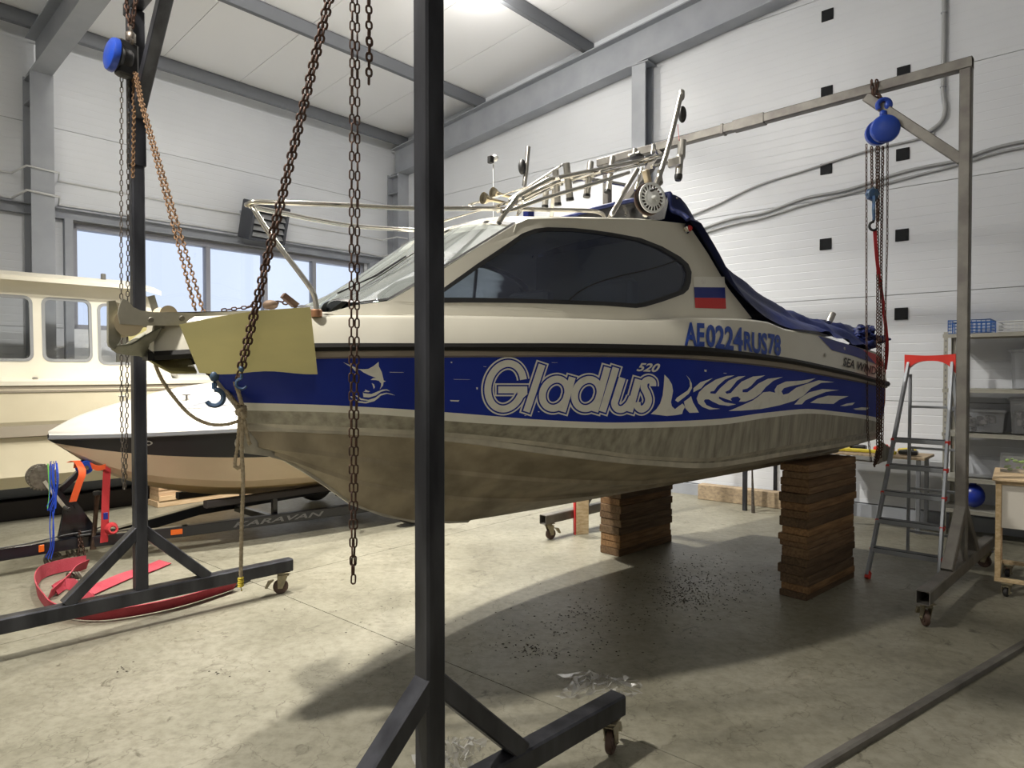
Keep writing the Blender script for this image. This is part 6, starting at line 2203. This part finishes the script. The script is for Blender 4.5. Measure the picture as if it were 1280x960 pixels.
# trailer
TR = thing('boat_trailer', J(.2, 0, 0), 'black boat trailer with winch post under the white jet boat', 'trailer')
tb0, tb1 = J(-.62, .05, .19), J(.75, .05, .19)
MB().bar(tb0, tb1, .085, .10, ZUP, .006).build('tongue', M['trailer'], TR)
nb_ = J(4.0, .80, .19)
ns_ = J(.30, .10, .19)
MB().bar(ns_, J(1.05, .30, .19), .08, .10, ZUP, .006).build('frame_rail', M['trailer'], TR)
MB().bar(J(1.0, .29, .19), nb_, .08, .10, ZUP, .006).build('frame_rail', M['trailer'], TR)
MB().bar(J(.5, .0, .20), J(1.5, -.52, .21), .08, .10, ZUP, .006).build('frame_rail', M['trailer'], TR)
MB().bar(J(1.45, -.50, .21), J(4.0, -.80, .21), .08, .10, ZUP, .006).build('frame_rail', M['trailer'], TR)
for s in (1.9, 3.2): MB().bar(J(s, -.5, .17), J(s, .38, .17), .06, .07, ZUP, .005).build('cross_member', M['trailer'], TR)
for sd in (-1, 1):
    MB().bar(J(1.2, sd * .34, .42), J(3.8, sd * .36, .42), .09, .07, ZUP, .01).build('bunk', M['cradle'], TR)
    for s in (1.9, 3.2): MB().bar(J(s, sd * .36, .2), J(s, sd * .36, .4), .05, .05, JD, .004).build('bunk_post', M['trailer'], TR)
    w_ = MB().lathe(J(3.2, sd * 1.02 - .08, .26), JN, [(.1, 0), (.22, .01), (.25, .04), (.25, .12), (.22, .15), (.1, .16)], 24)
    w_.build('road_wheel', M['rubber'], TR, 40)
# orange side reflectors and raised lettering
def rail_pt(k, o=.043): return J(.30, .10, .19) + (J(1.05, .30, .19) - J(.30, .10, .19)) * k
rd = unit(J(1.05, .30, 0) - J(.30, .10, 0))
rn = unit(np.cross(rd, ZUP))
p = at(219, 658, float(rail_pt(.2)[1]))
def on_rail(px, z):
    best = min(np.linspace(-.2, 6, 1500), key=lambda q: abs((J(.30, .10, .19) + rd * q + rn * .042)[0] / (J(.30, .10, .19) + rd * q + rn * .042)[1] - (px - 640) / F) if q < .78 else 9)
    p_ = J(.30, .10, z) + rd * best + rn * .042
    return p_
p = on_rail(219, .195)
MB().obox(p, (.10, .012, .05), rd, rn, ZUP, .004).build('side_reflector', M['orange_reflector'], TR)
p = J(-.08, .095, .195)
MB().obox(p, (.04, .008, .06), JD, JN, ZUP, .003).build('side_reflector', M['orange_reflector'], TR)
v, f = text_loops('KARAVAN', shear=.3, bold=.02)
r2 = unit(nb_ - J(1.0, .29, .19))
n2_ = unit(np.cross(r2, ZUP))
def rail2(px):
    best = min(np.linspace(0, 2.0, 1200), key=lambda q: abs((J(1.0, .29, .19) + r2 * q + n2_ * .042)[0] / (J(1.0, .29, .19) + r2 * q + n2_ * .042)[1] - (px - 640) / F))
    return best
k0, k1 = rail2(290), rail2(404)
mb = MB()
mb.add([J(1.0, .29, .165) + r2 * (k0 + (k1 - k0) * x) + n2_ * .0415 + ZUP * (.05 * y) for x, y in v], f)
mb.build('lettering', M['trailer_letter'], TR)
# winch post with winch, roller and straps
mb = MB()
mb.prism([J(.06, .03, .24), J(.38, .03, .24), J(.20, .03, .55), J(.12, .03, .55)], JN * -.05)
mb.bar(J(.16, .0, .48), J(-.02, .0, .76), .07, .07, JD, .006)
mb.bar(J(.06, .0, .64), J(.26, .0, .83), .06, .05, ZUP, .006)
mb.build('winch_post', M['trailer'], TR)
wc = J(-.06, .02, .80)
wno = MB()
wno.lathe(wc - JN * .07, JN, [(.02, 0), (.10, .004), (.105, .012), (.10, .02), (.04, .022), (.04, .12), (.10, .122), (.105, .13), (.10, .14), (.02, .144)], 26)
for a in range(26):
    t_ = 2 * math.pi * a / 26
    wno.obox(wc + JN * .06 + (JD * math.cos(t_) + ZUP * math.sin(t_)) * .108, (.012, .018, .012), JD, JN, ZUP, .002)
wno.bar(wc - ZUP * .1 + JN * .05, wc + ZUP * .03 + JN * .05, .14, .012, JN, .003)
wno.bar(wc - ZUP * .1 - JN * .05, wc + ZUP * .03 - JN * .05, .14, .012, JN, .003)
wo = wno.build('winch', M['galv'], TR, 35)
ha = wc + JN * .10 - ZUP * .03
MB().bar(ha, ha + JD * .14 - ZUP * .24 + JN * .03, .028, .008, JN, .002).build('crank_arm', M['alu_edge'], wo)
MB().cyl(ha + JD * .14 - ZUP * .24 + JN * .03, ha + JD * .15 - ZUP * .245 + JN * .13, .016, 10).build('crank_handle', M['black_plastic'], wo)
MB().lathe(J(.25, .02, .855), JN, [(.015, 0), (.055, .002), (.062, .02), (.05, .035), (.05, .085), (.062, .1), (.055, .118), (.015, .12)], 22).build('bow_roller', M['blue_paint'], TR, 40)
MB().lathe(J(.25, .14, .855), JN, [(.0, 0), (.02, .0), (.02, .012), (.0, .014)], 10).build('roller_bolt', M['galv'], TR)
# blue and green cords hanging in a hank from the winch
def cordset(n, key, x0, x1, y0, y1, name, sd):
    mb = MB()
    rg = random.Random(sd)
    Yc = float(J(.0, .16, 0)[1])
    for i in range(n):
        xa = x0 + (x1 - x0) * (i + .5) / n
        pts = [at(xa, y0 + rg.uniform(-2, 2), Yc - .04), at(xa + rg.uniform(-2, 2), (y0 * 2 + y1) / 3, Yc - .06), at(xa + rg.uniform(-3, 3), (y0 + 2 * y1) / 3, Yc - .05), at(xa - 4 + rg.uniform(-4, 4), y1 + rg.uniform(-10, 3), Yc - .06)]
        mb.tube(catmull(pts, 4), .0042, 5)
    return mb.build(name, M[key], TR, 60)
cordset(7, 'blue_cord', 62, 72, 578, 640, 'blue_cord', 3)
cordset(3, 'blue_cord', 63, 68, 636, 706, 'blue_cord', 4)
cordset(1, 'green_cord', 59, 61, 579, 636, 'green_cord', 5)
def ribbon(pts, w, across, m, name, parent=None, th=.004, per=5):
    p = catmull(pts, per)
    across = unit(across)
    mb = MB()
    rows = []
    for i, q in enumerate(p):
        d = unit(p[min(i + 1, len(p) - 1)] - p[max(i - 1, 0)])
        n_ = unit(np.cross(d, across)) * th
        rows.append([q - across * w / 2, q + across * w / 2, q + across * w / 2 + n_, q - across * w / 2 + n_])
    mb.loft(rows, closed=True, caps=True)
    return mb.build(name, m, parent, 50)
Yt = float(J(.22, .14, 0)[1])
ribbon([at(92, 582, Yt), at(108, 580, Yt + .05), at(122, 585, Yt + .05), at(132, 583, Yt + .05)], .05, ZUP + JN * .4, M['orange_strap'], 'winch_strap', TR)
ribbon([at(88, 578, Yt - .02), at(96, 577, Yt - .02), at(103, 590, Yt - .05), at(98, 606, Yt - .06), at(91, 627, Yt - .06)], .055, JD + JN * .2, M['orange_strap'], 'strap_end', TR)
ribbon([at(134, 582, Yt + .10), at(132, 620, Yt + .06), at(131, 655, Yt + .04), at(130, 678, Yt + .02)], .062, JD, M['red_strap'], 'tie_down_strap', TR)
mb = MB()
cz = at(140, 661, Yt + .02)
for i in range(5): mb.torus(cz + JN * (.012 * i - .02), JN + ZUP * .1 * i, .045 - .003 * i, .011, 14, 6)
mb.build('strap_coil', M['red_strap'], TR, 60)
MB().obox(at(132, 645, Yt + .0), (.035, .012, .06), JD, JN, ZUP, .002).build('strap_label', M['print_blue'], TR)
# jockey jack and its clamp, folded wheel below
jk = J(.30, .12, .0)
MB().tube([jk + ZUP * .12, jk + ZUP * .62 + JD * .04], .026, 12).build('jack_tube', M['rusty_post'], TR, 50)
MB().lathe(jk + ZUP * .60 + JD * .038, ZUP, [(.03, 0), (.034, .01), (.034, .03), (.02, .036)], 12).build('jack_cap', M['black_plastic'], TR, 40)
MB().obox(J(.32, .06, .255), (.28, .12, .02), JD, JN, ZUP, .006).build('clamp_plate', M['black_plastic'], TR)
mb = MB()
chain(mb, [J(.2, .11, .30), J(.19, .12, .1), J(.17, .1, .02)], .034, .024, .0042)
chain(mb, [J(.2, .11, .30), J(.24, .12, .05), J(.1, .1, .015)], .034, .024, .0042)
mb.build('safety_chain', M['rust_dark'], TR, 50)
mb = MB()
wq = J(.02, .02, .07)
mb.torus(wq, JN + ZUP * .5, .055, .018, 18, 8)
mb.lathe(wq - JN * .02, JN + ZUP * .5, [(.0, 0), (.03, .0), (.03, .04), (0, .04)], 12)
mb.bar(wq, J(.28, .05, .10), .04, .03, ZUP, .004)
for k in range(3): mb.torus(J(.13 + .04 * k, .03, .095), JD + ZUP * .3, .03, .008, 12, 5)
mb.build('jockey_wheel', M['galv'], TR, 40)
MB().obox(J(-.70, .05, .20), (.16, .10, .12), JD, JN, ZUP, .02).build('coupling', M['galv'], TR)
# cable along the tongue
MB().tube(catmull([J(-.5, .09, .25), J(-.2, .10, .255), J(.1, .10, .28), J(.3, .11, .29), J(.45, .1, .33)], 5), .006, 5).build('wiring', M['black_plastic'], TR)
mb = MB()
hb = floor_at(12, 722)
rows = []
for k, (z, w, l) in enumerate(((0.0, .07, .10), (.12, .08, .13), (.20, .07, .12), (.25, .05, .08))):
    rows.append([J(-.80, .05, 0) + JD * l * math.cos(a) * (1 + .12 * math.sin(5 * a)) + JN * w * math.sin(a) * (1 + .1 * math.cos(4 * a)) + ZUP * (z + .04) for a in np.linspace(0, 2 * math.pi, 17)[:-1]])
mb.loft(rows, closed=True, caps=True)
mb.build('coupling_cover', mat('dark_gaiter', (.035, .03, .028), .8, bump=.5, bscale=30), TR, 30)

# ------------------------------------------------------------------ red lifting sling on the floor
sp = [floor_at(x, y) for x, y in ((292, 738), (230, 758), (165, 772), (115, 777), (70, 770), (50, 752), (46, 736), (54, 724), (78, 716), (108, 711))]
SL = thing('lifting_sling', floor_at(120, 750), 'faded red lifting sling looped on the floor under the far gantry foot', 'sling')
def laid(pts, w, lean, name, m):
    p = catmull([q + ZUP * .004 for q in pts], 6)
    mb = MB()
    rows = []
    for i, q in enumerate(p):
        d = unit(p[min(i + 1, len(p) - 1)] - p[max(i - 1, 0)])
        out = unit(np.cross(ZUP, d))
        k = lean(i / (len(p) - 1))
        a = ZUP * math.sin(k) + out * math.cos(k)
        n_ = unit(np.cross(d, a)) * .007
        lift = ZUP * .004
        rows.append([q + lift, q + a * w + lift, q + a * w + n_ + lift, q + n_ + lift])
    mb.loft(rows, closed=True, caps=True)
    return mb.build(name, m, SL, 50)
laid(sp, .105, lambda u: R(55) if u < .35 else (R(55) + R(27) * min(1, (u - .35) / .15)), 'webbing', M['pink_sling'])
laid([floor_at(x, y) for x, y in ((108, 712), (92, 720), (82, 732), (60, 752))], .085, lambda u: R(70), 'inner_fold', M['pink_sling'])
laid([floor_at(x, y) for x, y in ((72, 745), (85, 738), (100, 752), (112, 762))], .085, lambda u: R(60), 'inner_fold', M['pink_sling'])
laid([floor_at(x, y) for x, y in ((118, 745), (140, 735), (165, 724), (190, 716), (214, 706))], .12, lambda u: R(12), 'inner_fold', M['pink_sling'])
mb = MB()
mb.bar(floor_at(275, 739) + ZUP * .012, floor_at(306, 726) + ZUP * .012, .11, .02, ZUP, .005)
mb.build('black_sleeve', M['black_plastic'], SL)
mb = MB()
for k in range(4): mb.torus(floor_at(88 + 4 * k, 727) + ZUP * .05, V(.3 * k, 1, .4), .03, .008, 12, 6)
mb.build('shackle', M['galv'], SL, 50)

# dark stains and crumbs of dirt where the hull drips
rg = random.Random(9)
mb = MB()
for (px, py, sx, sy, n) in ((880, 735, 50, 18, 420), (850, 745, 22, 10, 220), (760, 770, 60, 18, 140), (690, 800, 50, 16, 110), (665, 812, 16, 5, 60), (730, 765, 18, 6, 60), (840, 720, 40, 14, 120), (500, 790, 120, 30, 40), (160, 835, 8, 3, 8), (273, 840, 8, 3, 6)):
    for _ in range(n):
        p = floor_at(px + rg.gauss(0, sx), py + rg.gauss(0, sy))
        r_ = rg.uniform(.002, .008)
        k = 5
        ph = rg.uniform(0, 6)
        mb.add([p + V(r_ * rg.uniform(.6, 1.6) * math.cos(ph + 2 * math.pi * i / k), r_ * rg.uniform(.6, 1.3) * math.sin(ph + 2 * math.pi * i / k), .0015) for i in range(k)] + [p + ZUP * rg.uniform(.003, .006)], [(i, (i + 1) % k, k) for i in range(k)])
tag(mb.build('dirt', mat('dark_dirt', (.045, .038, .03), .8)), 'dark crumbs of dirt scattered on the concrete under the raised hull', 'dirt', None, 'stuff')
